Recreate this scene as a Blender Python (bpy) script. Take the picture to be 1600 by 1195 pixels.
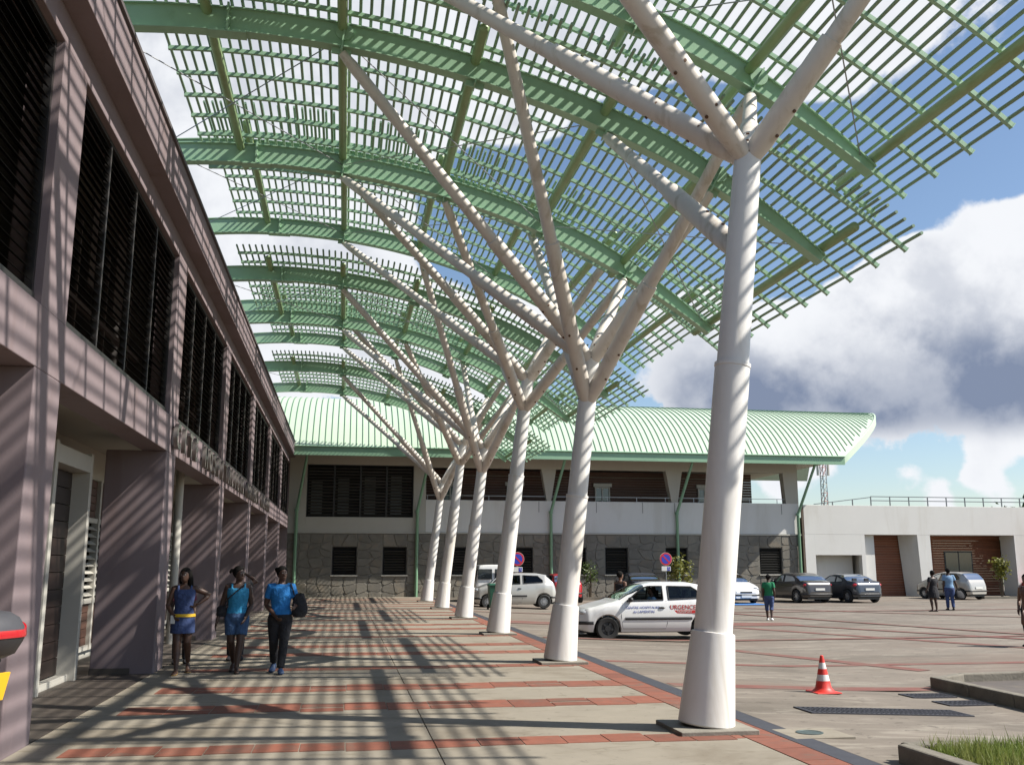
import bpy, math, random
from math import sin, cos, pi, radians, sqrt, atan2
from mathutils import Vector, Matrix, Euler
import numpy as np
random.seed(7); rng = np.random.default_rng(7)
for o in list(bpy.data.objects): bpy.data.objects.remove(o)
S = bpy.context.scene; COL = S.collection

# ------------------------------------------------------------------ camera
CAMH = 1.72; FPX = 1500.0
TH = math.atan((881-597.5)/FPX); PS = math.atan((800-537)/(FPX/cos(TH)))
cd = bpy.data.cameras.new('camera'); cam = bpy.data.objects.new('camera', cd); COL.objects.link(cam)
cam.location = (0, 0, CAMH); cam.rotation_euler = (pi/2+TH, 0, -PS)
cd.sensor_width = 36; cd.lens = FPX/1600*36; cd.clip_start = .05; cd.clip_end = 3000
S.camera = cam
_F = Vector((sin(PS)*cos(TH), cos(PS)*cos(TH), sin(TH))); _R = Vector((cos(PS), -sin(PS), 0)); _U = _R.cross(_F)
def ray(x, y): return _F+_R*((x-800)/FPX)-_U*((y-597.5)/FPX)
def onz(x, y, z=0): r = ray(x, y); return Vector((0, 0, CAMH))+r*((z-CAMH)/r.z)
def onY(x, y, Y): r = ray(x, y); return Vector((0, 0, CAMH))+r*(Y/r.y)

# ------------------------------------------------------------------ world and sun
SUN = Vector((.93, -.30, 1.0)).normalized()
EL = math.asin(SUN.z); AZ = atan2(SUN.x, SUN.y)
W = bpy.data.worlds.new('World'); S.world = W; W.use_nodes = True
def make_world():
    nt = W.node_tree; N = nt.nodes; L = nt.links
    for n in list(N): N.remove(n)
    out = N.new('ShaderNodeOutputWorld')
    sky = N.new('ShaderNodeTexSky'); sky.sky_type = 'NISHITA'; sky.sun_disc = False
    sky.sun_elevation = EL; sky.sun_rotation = AZ; sky.dust_density = .6; sky.ozone_density = 2.0
    bg = N.new('ShaderNodeBackground'); bg.inputs[1].default_value = .086
    L.new(sky.outputs[0], bg.inputs[0])
    tc = N.new('ShaderNodeTexCoord')
    def math_(op, a, b=None, c=None, clamp=False):
        m = N.new('ShaderNodeMath'); m.operation = op; m.use_clamp = clamp
        for i, q in enumerate((a, b, c)):
            if q is None: continue
            if isinstance(q, (int, float)): m.inputs[i].default_value = q
            else: L.new(q, m.inputs[i])
        return m.outputs[0]
    def mr(v, a, b, c=0, d=1, smooth=True):
        m = N.new('ShaderNodeMapRange'); m.interpolation_type = 'SMOOTHSTEP' if smooth else 'LINEAR'
        L.new(v, m.inputs[0])
        for i, q in enumerate((a, b, c, d)): m.inputs[i+1].default_value = q
        return m.outputs[0]
    sep = N.new('ShaderNodeSeparateXYZ'); L.new(tc.outputs['Generated'], sep.inputs[0])
    # project the view direction on a cloud layer so that clouds flatten towards the horizon
    den = math_('MAXIMUM', math_('ADD', sep.outputs[2], .22), .05)
    cx = math_('DIVIDE', sep.outputs[0], den); cy = math_('DIVIDE', sep.outputs[1], den)
    comb = N.new('ShaderNodeCombineXYZ'); L.new(cx, comb.inputs[0]); L.new(cy, comb.inputs[1]); comb.inputs[2].default_value = 3.1
    def noise(vec, sc, det, rough, dist=0):
        n = N.new('ShaderNodeTexNoise'); L.new(vec, n.inputs['Vector'])
        n.inputs['Scale'].default_value = sc; n.inputs['Detail'].default_value = det
        n.inputs['Roughness'].default_value = rough; n.inputs['Distortion'].default_value = dist
        return n.outputs['Fac']
    n1 = noise(comb.outputs[0], 1.15, 6, .56, .15)
    n2 = noise(tc.outputs['Generated'], 5.5, 7, .6, .1)
    n3 = noise(tc.outputs['Generated'], 2.3, 3, .55, .3)
    def blob(px, py, rx, rin, rout):
        # a soft cap of sky round the direction seen at a photo pixel; rin/rout in degrees
        d = ray(px, py).normalized()
        v = N.new('ShaderNodeVectorMath'); v.operation = 'DOT_PRODUCT'; L.new(tc.outputs['Generated'], v.inputs[0]); v.inputs[1].default_value = d
        return mr(v.outputs['Value'], cos(radians(rout)), cos(radians(rin)), 0, rx)
    def add(*a):
        r = a[0]
        for q in a[1:]: r = math_('ADD', r, q)
        return r
    n4 = noise(tc.outputs['Generated'], 15, 6, .62)
    sh = N.new('ShaderNodeVectorMath'); sh.operation = 'ADD'; L.new(tc.outputs['Generated'], sh.inputs[0]); sh.inputs[1].default_value = (.045, -.01, .05)
    n2s = noise(sh.outputs[0], 5.5, 5, .6, .1)
    cum = add(blob(1590, 470, .30, 3, 9), blob(1400, 480, .26, 1.5, 5), blob(1200, 570, .26, 3, 9), blob(1420, 580, .30, 3, 8),
              blob(560, 100, .24, 7, 16), blob(300, 260, .22, 5, 12), blob(900, 120, .18, 3, 9), blob(1120, 20, .20, 4, 10), blob(1400, 30, .16, 3, 8),
              blob(700, 480, .20, 4, 9), blob(470, 560, .22, 3, 8), blob(1270, 785, .28, 1.2, 3.6), blob(1420, 800, .27, 1.0, 3.2), blob(1585, 730, .26, .8, 3.2), blob(1520, 800, .24, .8, 3), blob(1130, 690, .2, 2, 5))
    hole = add(blob(780, 330, .36, 2.5, 6), blob(1000, 285, .42, 3, 7.5), blob(1230, 330, .34, 3.5, 7.5), blob(1480, 240, .22, 2, 6), blob(1590, 210, .14, 1.5, 4), blob(650, 350, .22, 1.5, 4.5), blob(1120, 180, .16, 1.5, 4))
    zn = math_('ADD', sep.outputs[2], math_('MULTIPLY', math_('SUBTRACT', add(math_('MULTIPLY', n2, .6), math_('MULTIPLY', n4, .4)), .5), .16))
    low = mr(zn, .165, .115, 0, .32)
    dens = add(math_('MULTIPLY', n1, .46), math_('MULTIPLY', n2, .42), math_('MULTIPLY', n4, .28), cum)
    dens = math_('SUBTRACT', math_('SUBTRACT', dens, hole), low)
    alpha = mr(dens, .625, .70)
    relief = mr(math_('SUBTRACT', n2s, n2), -.10, .13)           # sides turned from the sun are greyer
    az = blob(1360, 600, 1.0, 6, 15)
    belly = math_('MULTIPLY', mr(zn, .255, .165), math_('MULTIPLY', az, mr(n3, .22, .60, .62, 1)))
    thick = mr(dens, .66, .95)
    belly = math_('MULTIPLY', belly, mr(sep.outputs[2], .105, .14))
    k = add(math_('MULTIPLY', belly, .70), math_('MULTIPLY', math_('MULTIPLY', relief, thick), .34))
    k = math_('MINIMUM', k, .95)
    mix = N.new('ShaderNodeMix'); mix.data_type = 'RGBA'
    L.new(k, mix.inputs[0]); mix.inputs[6].default_value = (.94, .96, 1.0, 1); mix.inputs[7].default_value = (.20, .255, .385, 1)
    cl = N.new('ShaderNodeBackground'); L.new(mix.outputs[2], cl.inputs[0]); cl.inputs[1].default_value = .57
    ms = N.new('ShaderNodeMixShader'); L.new(alpha, ms.inputs[0]); L.new(bg.outputs[0], ms.inputs[1]); L.new(cl.outputs[0], ms.inputs[2])
    L.new(ms.outputs[0], out.inputs[0])
make_world()
ld = bpy.data.lights.new('sun', 'SUN'); ld.energy = 5.0; ld.angle = radians(.55); ld.color = (1, .95, .87)
sun = bpy.data.objects.new('sun', ld); COL.objects.link(sun); sun.rotation_euler = SUN.to_track_quat('Z', 'Y').to_euler(); sun.location = (40, -5, 45)
S.view_settings.view_transform = 'Standard'; S.view_settings.look = 'None'; S.view_settings.exposure = .78; S.view_settings.gamma = 1
S.render.engine = 'CYCLES'
cy_ = S.cycles; cy_.max_bounces = 4; cy_.diffuse_bounces = 2; cy_.glossy_bounces = 2; cy_.transmission_bounces = 4; cy_.transparent_max_bounces = 6; cy_.caustics_reflective = False; cy_.caustics_refractive = False

# ------------------------------------------------------------------ materials
def mat(name, col, rough=.6, metal=0, noise=None, bump=None, coat=0, spec=None, alpha=None):
    """noise = (scale, amount, second colour or None); bump = (scale, strength, distance)"""
    m = bpy.data.materials.new(name); m.use_nodes = True
    nt = m.node_tree; N = nt.nodes; L = nt.links; b = N['Principled BSDF']
    b.inputs['Base Color'].default_value = (*col, 1); b.inputs['Roughness'].default_value = rough; b.inputs['Metallic'].default_value = metal
    if coat: b.inputs['Coat Weight'].default_value = coat; b.inputs['Coat Roughness'].default_value = .06
    if spec is not None: b.inputs['Specular IOR Level'].default_value = spec
    tc = N.new('ShaderNodeTexCoord')
    gm = N.new('ShaderNodeNewGeometry')
    if noise:
        sc, am, c2 = noise
        n = N.new('ShaderNodeTexNoise'); n.inputs['Scale'].default_value = sc; n.inputs['Detail'].default_value = 5; n.inputs['Roughness'].default_value = .62
        L.new(gm.outputs['Position'], n.inputs['Vector'])
        r = N.new('ShaderNodeMapRange'); L.new(n.outputs['Fac'], r.inputs[0]); r.inputs[1].default_value = .3; r.inputs[2].default_value = .72
        mx = N.new('ShaderNodeMix'); mx.data_type = 'RGBA'; L.new(r.outputs[0], mx.inputs[0])
        c2 = c2 or tuple(max(0, c*(1-am)) for c in col)
        mx.inputs[6].default_value = (*col, 1); mx.inputs[7].default_value = (*c2, 1); L.new(mx.outputs[2], b.inputs['Base Color'])
    if bump:
        n = N.new('ShaderNodeTexNoise'); n.inputs['Scale'].default_value = bump[0]; n.inputs['Detail'].default_value = 3
        L.new(gm.outputs['Position'], n.inputs['Vector'])
        bp = N.new('ShaderNodeBump'); bp.inputs['Strength'].default_value = bump[1]; bp.inputs['Distance'].default_value = bump[2]
        L.new(n.outputs['Fac'], bp.inputs['Height']); L.new(bp.outputs[0], b.inputs['Normal'])
    return m
def stain(m, scale, col, lo, hi, stretch=(1, 1, 1), amt=1.0):
    """a second layer of irregular stains over a material's base colour"""
    nt = m.node_tree; N = nt.nodes; L = nt.links; b = N['Principled BSDF']; inp = b.inputs['Base Color']
    gm = N.new('ShaderNodeNewGeometry'); mp = N.new('ShaderNodeMapping'); L.new(gm.outputs['Position'], mp.inputs[0]); mp.inputs['Scale'].default_value = stretch
    n = N.new('ShaderNodeTexNoise'); n.inputs['Scale'].default_value = scale; n.inputs['Detail'].default_value = 5; n.inputs['Roughness'].default_value = .65; n.inputs['Distortion'].default_value = .6
    L.new(mp.outputs[0], n.inputs['Vector'])
    r = N.new('ShaderNodeMapRange'); r.interpolation_type = 'SMOOTHSTEP'; L.new(n.outputs['Fac'], r.inputs[0]); r.inputs[1].default_value = lo; r.inputs[2].default_value = hi; r.inputs[4].default_value = amt
    mx = N.new('ShaderNodeMix'); mx.data_type = 'RGBA'; L.new(r.outputs[0], mx.inputs[0]); mx.inputs[7].default_value = (*col, 1)
    if inp.is_linked: L.new(inp.links[0].from_socket, mx.inputs[6])
    else: mx.inputs[6].default_value = inp.default_value
    L.new(mx.outputs[2], inp)
    return m
def vary(m, am):
    """small brightness differences from piece to piece"""
    nt = m.node_tree; N = nt.nodes; L = nt.links; b = N['Principled BSDF']; inp = b.inputs['Base Color']
    oi = N.new('ShaderNodeObjectInfo'); r = N.new('ShaderNodeMapRange'); L.new(oi.outputs['Random'], r.inputs[0]); r.inputs[3].default_value = 1-am; r.inputs[4].default_value = 1+am
    hs = N.new('ShaderNodeHueSaturation'); L.new(r.outputs[0], hs.inputs['Value'])
    if inp.is_linked: L.new(inp.links[0].from_socket, hs.inputs['Color'])
    else: hs.inputs['Color'].default_value = inp.default_value
    L.new(hs.outputs[0], inp)
    return m
M = {}
M['mauve'] = stain(mat('mauve_paint', (.205, .160, .166), .75, noise=(1.3, .10, None), bump=(60, .25, .004)), .8, (.165, .118, .115), .47, .66, (1, 1, .2), .7)
stain(M['mauve'], 6, (.27, .21, .205), .62, .78, (1, 1, .6), .4)
M['mauve_side'] = M['mauve']
M['green'] = stain(mat('canopy_green_paint', (.335, .52, .35), .38, noise=(3, .10, None)), 2.2, (.22, .35, .21), .56, .8, amt=.5)
M['green_tube'] = vary(mat('canopy_green_tube', (.22, .32, .215), .42), .12)
M['purlin'] = stain(mat('purlin_green_paint', (.29, .40, .20), .38, noise=(5, .12, None)), 3, (.23, .27, .11), .48, .66, (1, .3, 1), .6)
M['roof'] = stain(mat('pale_green_roof_sheet', (.46, .56, .435), .5, noise=(.6, .07, None)), .5, (.40, .50, .375), .46, .66, (1, .3, .3), .5)
M['roof_seam'] = mat('roof_seam_green', (.13, .24, .14), .6)
M['eave'] = mat('eave_green', (.25, .42, .28), .5, noise=(.9, .1, None))
M['pipe'] = mat('downpipe_green', (.19, .34, .215), .4, noise=(2, .1, None))
M['white_col'] = stain(mat('white_column_paint', (.72, .70, .665), .42, noise=(4, .06, None), bump=(9, .10, .01)), 1.6, (.52, .475, .40), .50, .70, (1.6, 1.6, .18), .7)
M['branch'] = stain(mat('white_branch_paint', (.65, .60, .54), .48, noise=(5, .08, None)), 2.6, (.42, .36, .28), .50, .68, (1.2, 1.2, .4), .7)
M['bolt'] = mat('rusty_bolt', (.13, .07, .04), .7, .3)
M['plate'] = mat('plinth_concrete', (.24, .22, .18), .9, noise=(6, .3, None), bump=(40, .4, .01))
M['concrete'] = stain(stain(mat('pale_concrete', (.245, .216, .168), .85, noise=(2.2, .14, None), bump=(45, .22, .006)), .55, (.150, .124, .088), .46, .66, amt=.8), 3.2, (.15, .125, .085), .56, .70, (.5, 1.4, 1), .7)
M['lot'] = stain(stain(mat('worn_lot_concrete', (.185, .156, .125), .88, noise=(1.2, .22, None), bump=(30, .3, .008)), .33, (.105, .088, .068), .43, .64, (.45, 1.5, 1), .85), 1.7, (.25, .222, .18), .50, .66, (.4, 1.6, 1), .75)
stain(M['lot'], 5.5, (.075, .062, .048), .58, .68, (1, 1.2, 1), .8); stain(M['lot'], .16, (.155, .115, .088), .46, .62, (.6, 1.2, 1), .6)
stain(M['concrete'], 7, (.11, .095, .07), .60, .70, amt=.6)
M['brick'] = vary(stain(mat('terracotta_tile', (.215, .072, .042), .8, noise=(7, .25, None), bump=(50, .3, .005)), 2.5, (.12, .085, .062), .48, .74, amt=.8), .16)
M['band'] = stain(mat('red_paving_band', (.185, .068, .052), .85, noise=(4, .3, None), bump=(35, .3, .006)), .8, (.145, .105, .08), .42, .7, amt=.8)
M['drain'] = mat('dark_drain_grating', (.045, .045, .055), .6, noise=(8, .3, None))
M['dark_floor'] = stain(mat('arcade_floor_tile', (.085, .070, .058), .5, noise=(2, .2, None)), 1.0, (.09, .075, .06), .5, .75)
M['joint'] = mat('joint_sand', (.15, .125, .09), .95)
M['cream'] = stain(mat('cream_wall', (.45, .43, .375), .85, noise=(.8, .06, None), bump=(40, .2, .004)), .6, (.34, .32, .27), .55, .82, (1, 1, .2), .5)
M['white_wall'] = stain(mat('white_render', (.66, .65, .615), .85, noise=(.7, .05, None), bump=(30, .2, .005)), .5, (.53, .505, .45), .50, .70, (1, 1, .18), .6)
M['stone'] = vary(stain(mat('cladding_stone', (.20, .185, .155), .85, noise=(2.5, .3, None), bump=(12, .5, .02)), 1.2, (.24, .195, .14), .48, .7, amt=.6), .13)
M['mortar'] = mat('mortar', (.21, .195, .165), .95)
M['black_frame'] = mat('dark_window_frame', (.018, .016, .015), .45)
M['slat_glass'] = vary(mat('tinted_louvre', (.006, .0055, .0055), .6, spec=.1), .3)
M['slat_far'] = vary(mat('grey_louvre', (.05, .05, .046), .35), .3)
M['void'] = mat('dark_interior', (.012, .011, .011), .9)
M['interior'] = mat('dim_room_wall', (.10, .09, .085), .9)
M['white_frame'] = mat('white_window_frame', (.46, .44, .39), .5, noise=(3, .06, None))
M['door'] = mat('dark_wood_door', (.022, .012, .009), .5, noise=(9, .3, None))
def wood(name, col):
    m = mat(name, col, .65); nt = m.node_tree; N = nt.nodes; L = nt.links; b = N['Principled BSDF']
    gm = N.new('ShaderNodeNewGeometry'); sp = N.new('ShaderNodeSeparateXYZ'); L.new(gm.outputs['Position'], sp.inputs[0])
    mp = N.new('ShaderNodeMapping'); mp.inputs['Scale'].default_value = (.8, .8, 9); L.new(gm.outputs['Position'], mp.inputs[0])
    n = N.new('ShaderNodeTexNoise'); n.inputs['Scale'].default_value = 2.0; n.inputs['Detail'].default_value = 7; L.new(mp.outputs[0], n.inputs['Vector'])
    mx = N.new('ShaderNodeMix'); mx.data_type = 'RGBA'; L.new(n.outputs['Fac'], mx.inputs[0])
    mx.inputs[6].default_value = (*[c*.6 for c in col], 1); mx.inputs[7].default_value = (*[c*1.35 for c in col], 1); L.new(mx.outputs[2], b.inputs['Base Color'])
    return m
M['wood'] = vary(wood('red_brown_timber', (.20, .072, .034)), .15)
M['wood_dark'] = vary(wood('dark_timber', (.085, .04, .026)), .15)
M['letter'] = mat('brushed_steel_letter', (.30, .27, .25), .38, .75)
M['tyre'] = mat('tyre_rubber', (.018, .018, .018), .8)
M['rim'] = mat('wheel_cover', (.42, .42, .43), .35, .6, noise=(20, .15, None))
M['rim_dark'] = mat('steel_wheel_dark', (.03, .03, .032), .45, .4)
M['trim'] = mat('black_plastic_trim', (.022, .022, .023), .5)
M['chrome'] = mat('bright_metal', (.6, .6, .6), .2, 1)
M['steel'] = mat('galvanised_steel', (.32, .33, .34), .4, .8)
M['red_lens'] = mat('red_lens', (.42, .012, .018), .18, coat=.6)
M['clear_lens'] = mat('clear_lens', (.45, .46, .47), .08, .3, coat=1)
M['plate_white'] = mat('number_plate_white', (.65, .65, .62), .4)
M['plate_yellow'] = mat('number_plate_yellow', (.75, .42, .02), .4)
M['black'] = mat('black_marking', (.015, .015, .015), .5)
M['seat'] = mat('car_seat_cloth', (.035, .035, .04), .9)
def glass(name, tint, mixf):
    m = bpy.data.materials.new(name); m.use_nodes = True; nt = m.node_tree; N = nt.nodes; L = nt.links
    for n in list(N): N.remove(n)
    o = N.new('ShaderNodeOutputMaterial'); t = N.new('ShaderNodeBsdfTransparent'); t.inputs[0].default_value = (*tint, 1)
    g = N.new('ShaderNodeBsdfGlossy'); g.inputs['Roughness'].default_value = .02; g.inputs[0].default_value = (.62, .64, .66, 1)
    f = N.new('ShaderNodeFresnel'); f.inputs[0].default_value = 1.52
    x = N.new('ShaderNodeMixShader'); L.new(f.outputs[0], x.inputs[0]); L.new(t.outputs[0], x.inputs[1]); L.new(g.outputs[0], x.inputs[2]); L.new(x.outputs[0], o.inputs[0])
    return m
M['glass'] = glass('car_window_glass', (.30, .36, .34), .1)
M['glass_dark'] = glass('tinted_window_glass', (.06, .07, .07), .1)
def paint(name, col, metal=0, dirt=None):
    m = mat(name, col, .32, metal, coat=.8)
    if dirt: stain(m, 1.4, dirt, .5, .8, amt=.35)
    return m

# ------------------------------------------------------------------ mesh helpers
def link(o, parent=None):
    COL.objects.link(o)
    if parent is not None: o.parent = parent
    return o
def root_loc(p):
    v = Vector((0, 0, 0))
    while p is not None: v += p.location; p = p.parent
    return v
class MB:
    def __init__(s): s.v = []; s.f = []
    def add(s, vs, fs):
        n = len(s.v); s.v += [tuple(q) for q in vs]; s.f += [tuple(i+n for i in f) for f in fs]; return s
    def box(s, x0, x1, y0, y1, z0, z1, Mx=None):
        vs = [Vector(p) for p in ((x0, y0, z0), (x1, y0, z0), (x1, y1, z0), (x0, y1, z0), (x0, y0, z1), (x1, y0, z1), (x1, y1, z1), (x0, y1, z1))]
        if Mx is not None: vs = [Mx @ q for q in vs]
        return s.add(vs, [(0, 3, 2, 1), (4, 5, 6, 7), (0, 1, 5, 4), (1, 2, 6, 5), (2, 3, 7, 6), (3, 0, 4, 7)])
    def bar(s, p0, p1, w, h, up=(0, 0, 1)):
        p0, p1 = Vector(p0), Vector(p1); d = (p1-p0).normalized(); up = Vector(up)
        a = d.cross(up)
        if a.length < 1e-4: a = d.cross(Vector((1, 0, 0)))
        a.normalize(); b = a.cross(d)
        vs = []
        for p in (p0, p1):
            for i, j in ((-1, -1), (1, -1), (1, 1), (-1, 1)): vs.append(p+a*(i*w/2)+b*(j*h/2))
        return s.add(vs, [(0, 1, 2, 3), (7, 6, 5, 4), (0, 4, 5, 1), (1, 5, 6, 2), (2, 6, 7, 3), (3, 7, 4, 0)])
    def loft(s, rings, caps=True, closed=True):
        n = len(rings[0]); b = len(s.v)
        for r in rings: s.v += [tuple(q) for q in r]
        for i in range(len(rings)-1):
            for j in range(n if closed else n-1):
                k = (j+1) % n
                s.f.append((b+i*n+j, b+i*n+k, b+(i+1)*n+k, b+(i+1)*n+j))
        if caps:
            s.f.append(tuple(b+j for j in reversed(range(n)))); s.f.append(tuple(b+(len(rings)-1)*n+j for j in range(n)))
        return s
    def tube(s, pts, rad, n=10, caps=True, ref=None):
        pts = [Vector(p) for p in pts]
        if not isinstance(rad, (list, tuple)): rad = [rad]*len(pts)
        rings = []; ref = Vector(ref) if ref is not None else None; pa = None
        for i, p in enumerate(pts):
            d = (pts[min(i+1, len(pts)-1)]-pts[max(i-1, 0)])
            if d.length < 1e-9: d = Vector((0, 0, 1))
            d.normalize()
            if ref is not None: a = ref-d*ref.dot(d)
            elif pa is not None: a = pa-d*pa.dot(d)
            else: a = d.orthogonal()
            if a.length < 1e-5: a = d.orthogonal()
            a.normalize(); pa = a; b = d.cross(a)
            r = rad[i]; ra, rb = r if isinstance(r, (tuple, list)) else (r, r)
            rings.append([p+a*(ra*cos(2*pi*k/n))+b*(rb*sin(2*pi*k/n)) for k in range(n)])
        return s.loft(rings, caps)
    def ball(s, c, r, nu=12, nv=8):
        r = r if isinstance(r, (tuple, list)) else (r, r, r); c = Vector(c)
        rings = []
        for i in range(nv+1):
            t = -pi/2+pi*i/nv; t = max(-pi/2+.08, min(pi/2-.08, t))
            rings.append([c+Vector((r[0]*cos(t)*cos(2*pi*k/nu), r[1]*cos(t)*sin(2*pi*k/nu), r[2]*sin(t))) for k in range(nu)])
        return s.loft(rings)
    def xf(s, Mx, start=0):
        for i in range(start, len(s.v)): s.v[i] = tuple(Mx @ Vector(s.v[i]))
        return s
    def mesh(s, name, m, smooth=None):
        me = bpy.data.meshes.new(name); me.from_pydata(s.v, [], s.f); me.validate(); me.update()
        if m is not None: me.materials.append(m)
        if smooth is not None:
            me.polygons.foreach_set('use_smooth', [True]*len(me.polygons)); me.set_sharp_from_angle(angle=radians(smooth))
        return me
    def build(s, name, m, parent=None, smooth=None, world=True, kind=None, label=None, bevel=None):
        if parent is not None and world:
            o = root_loc(parent)
            if o.length > 0: s.v = [(a-o.x, b-o.y, c-o.z) for a, b, c in s.v]
        ob = bpy.data.objects.new(name, s.mesh(name, m, smooth)); link(ob, parent)
        if kind: ob['kind'] = kind
        if label: ob['label'] = label
        if bevel:
            bv = ob.modifiers.new('bevel', 'BEVEL'); bv.width = bevel; bv.segments = 2; bv.limit_method = 'ANGLE'; bv.angle_limit = radians(50)
        return ob
def box(name, m, parent, *a, **k): return MB().box(*a).build(name, m, parent, **k)
def thing(name, label, cat, loc=(0, 0, 0), group=None, rz=0):
    o = bpy.data.objects.new(name, None); o.empty_display_size = .3; link(o); o.location = loc; o.rotation_euler = (0, 0, rz)
    tag(o, label, cat, group); return o
def tag(o, label, cat, group=None):
    o['label'] = label; o['category'] = cat
    if group: o['group'] = group
    return o
def inst(name, me, parent, loc=(0, 0, 0), rot=(0, 0, 0), scale=None):
    o = bpy.data.objects.new(name, me); link(o, parent); o.location = loc; o.rotation_euler = rot
    if scale: o.scale = scale
    return o
def structure(o): o['kind'] = 'structure'; return o
def text_mesh(txt, size, depth, m, align='CENTER', bold=0):
    c = bpy.data.curves.new('txt', 'FONT'); c.body = txt; c.size = size; c.extrude = depth; c.align_x = align; c.align_y = 'CENTER'; c.offset = bold
    o = bpy.data.objects.new('txt', c); COL.objects.link(o)
    dg = bpy.context.evaluated_depsgraph_get(); me = bpy.data.meshes.new_from_object(o.evaluated_get(dg))
    bpy.data.objects.remove(o); me.materials.clear(); me.materials.append(m); return me

# ------------------------------------------------------------------ ground
LOTZ = -.15
def lotz(x): return 0 if x <= 4.71 else (LOTZ if x >= 8.2 else LOTZ*(x-4.71)/(8.2-4.71))
g = MB(); g.add([(-900, -900, -.26), (900, -900, -.26), (900, 1500, -.26), (-900, 1500, -.26)], [(0, 1, 2, 3)])
structure(g.build('ground', mat('far_ground', (.16, .17, .10), .95, noise=(.05, .4, None))))
YF = 52.8          # plane of the far facade
lot = MB()
ys = [-20+i*2.5 for i in range(40)]; xs = [4.71, 5.5, 6.4, 7.3, 8.2, 12, 20, 30, 42, 60, 80]
vs = [(x, y, lotz(x)-.004) for y in ys for x in xs]; nx = len(xs)
fs = [(j*nx+i, j*nx+i+1, (j+1)*nx+i+1, (j+1)*nx+i) for j in range(len(ys)-1) for i in range(nx-1)]
lot.add(vs, fs); structure(lot.build('parking_lot', M['lot'], smooth=60))
LOT = bpy.data.objects['parking_lot']
def strip_sheet(pts_l, pts_r, lift=.004):
    b = MB(); n = len(pts_l)
    b.add([(p[0], p[1], lotz(p[0])-.004+lift) for p in pts_l]+[(p[0], p[1], lotz(p[0])-.004+lift) for p in pts_r], [(i, n+i, n+i+1, i+1) for i in range(n-1)])
    return b
def band(p0, p1, w, lift=.004, n=14):
    p0, p1 = Vector((*p0, 0)), Vector((*p1, 0)); d = (p1-p0).normalized(); a = Vector((-d.y, d.x, 0))*(w/2)
    q = [p0+(p1-p0)*(i/n) for i in range(n+1)]
    b = strip_sheet([c+a for c in q], [c-a for c in q], lift)
    b.build('red_paving_band', M['band'], LOT)
band((4.75, 13.95), (24, 14.0), .42)
band((4.75, 17.5), (13.2, 17.35), .30, 0.0060)
band((8.2, 21.6), (10.3, 16.3), .36, 0.0080)
band((10.4, 30.6), (18.2, 14.5), .36, 0.0100)
band((4.75, 29.8), (14.2, 29.4), 1.5, 0.0120)
band((13.2, 30.0), (17.2, 22.4), .34, 0.0140)
band((4.75, 23.2), (38, 24.0), .30, 0.0160)
band((14.0, 38.2), (19.0, 21.5), .30, 0.0180)
band((4.75, 36.2), (40, 37.8), .30, 0.0200)
band((17, 40), (27, 28), .32, 0.0220)
band((27, 33.2), (40, 27), .32, .024)
# drain strip, red edging and pavement
dr = MB().box(4.45, 4.70, -6, 52.2, -.03, -.002); structure(dr.build('drain_strip', M['drain']))
DR = bpy.data.objects['drain_strip']
PAV = structure(MB().box(-2.97, 4.447, -6, 52.4, -.12, -.028).build('pavement', M['joint']))
XJ = .93
for a, b in ((-2.965, XJ-.004), (XJ+.004, 4.06)):
    for k in range(-1, 8):
        y0 = 9.72+7.12*k; y1 = y0+7.12
        y1 = min(y1, 52.4)
        MB().box(a, b, y0+.006, y1-.006, -.06, 0).build('slab', M['concrete'], PAV, bevel=.006)
# terracotta tiles: cross bands and the edging beside the drain
tile_me = MB().box(-.5, .5, -.5, .5, -.012, 0).mesh('brick_tile', M['brick'])
def tile(x0, x1, y0, y1, z=.005):
    o = inst('brick_tile', tile_me, PAV, ((x0+x1)/2, (y0+y1)/2, z+random.uniform(-.001, .001)), (0, 0, random.uniform(-.006, .006)), (x1-x0-.012, y1-y0-.012, 1)); return o
far_t = MB()
for k in range(-1, 6):
    yk = 10.2+7.12*k
    for off, dep in ((-.57, .44), (1.97, .66), (3.82, .66)):
        x = -2.55+random.uniform(0, .2); i = 0
        while x < 4.0:
            w = .43 if dep < .5 else random.choice((.52, .52, .50)); x1 = min(x+w, 4.05); jog = random.uniform(-.05, .05)-.012*x
            y0 = yk+off+jog; y1 = y0+dep*random.uniform(.92, 1.02)
            if yk+off > 31: far_t.box(x+.006, x1-.006, y0, y1, -.012, .005)
            elif dep > .5 and i % 3 == 1:
                ym = (y0+y1)/2; tile(x, x1, y0, ym-.035); tile(x, x1, ym+.035, y1)
            else: tile(x, x1, y0, y1)
            x = x1; i += 1
far_t.build('brick_tile_rows', M['brick'], PAV, kind='stuff')
y = 5.0; far_e = MB()
while y < 52:
    if y < 24: tile(4.07, 4.44, y, y+.58, 0)
    else: far_e.box(4.076, 4.434, y+.006, y+.574, -.012, 0)
    y += .58
far_e.build('brick_tile_edging', M['brick'], PAV, kind='stuff')
# arcade floor
AF = structure(MB().box(-7.6, -2.975, -6, 52.4, -.12, -.045).build('arcade_floor', M['joint']))
tm = vary(M['dark_floor'], .14)
ft = MB().box(-.5, .5, -.5, .5, -.03, 0).mesh('floor_tile', tm)
for i in range(5):
    for j in range(26):
        inst('floor_tile', ft, AF, (-3.44-.92*i, 6.0+j*1.5+.1*i, -.004), (0, 0, 0), (.91, 1.49, 1))
MB().box(-7.55, -2.98, 44.4, 52.3, -.03, -.004).build('floor_sheet', tm, AF)
# blue bay paint
strip_sheet([(17.6, 43.0), (17.7, 46)], [(19.6, 42.9), (19.7, 45.6)], .026).build('blue_bay_marking', mat('blue_road_paint', (.05, .19, .50), .7, noise=(3, .3, None)), LOT)

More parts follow.
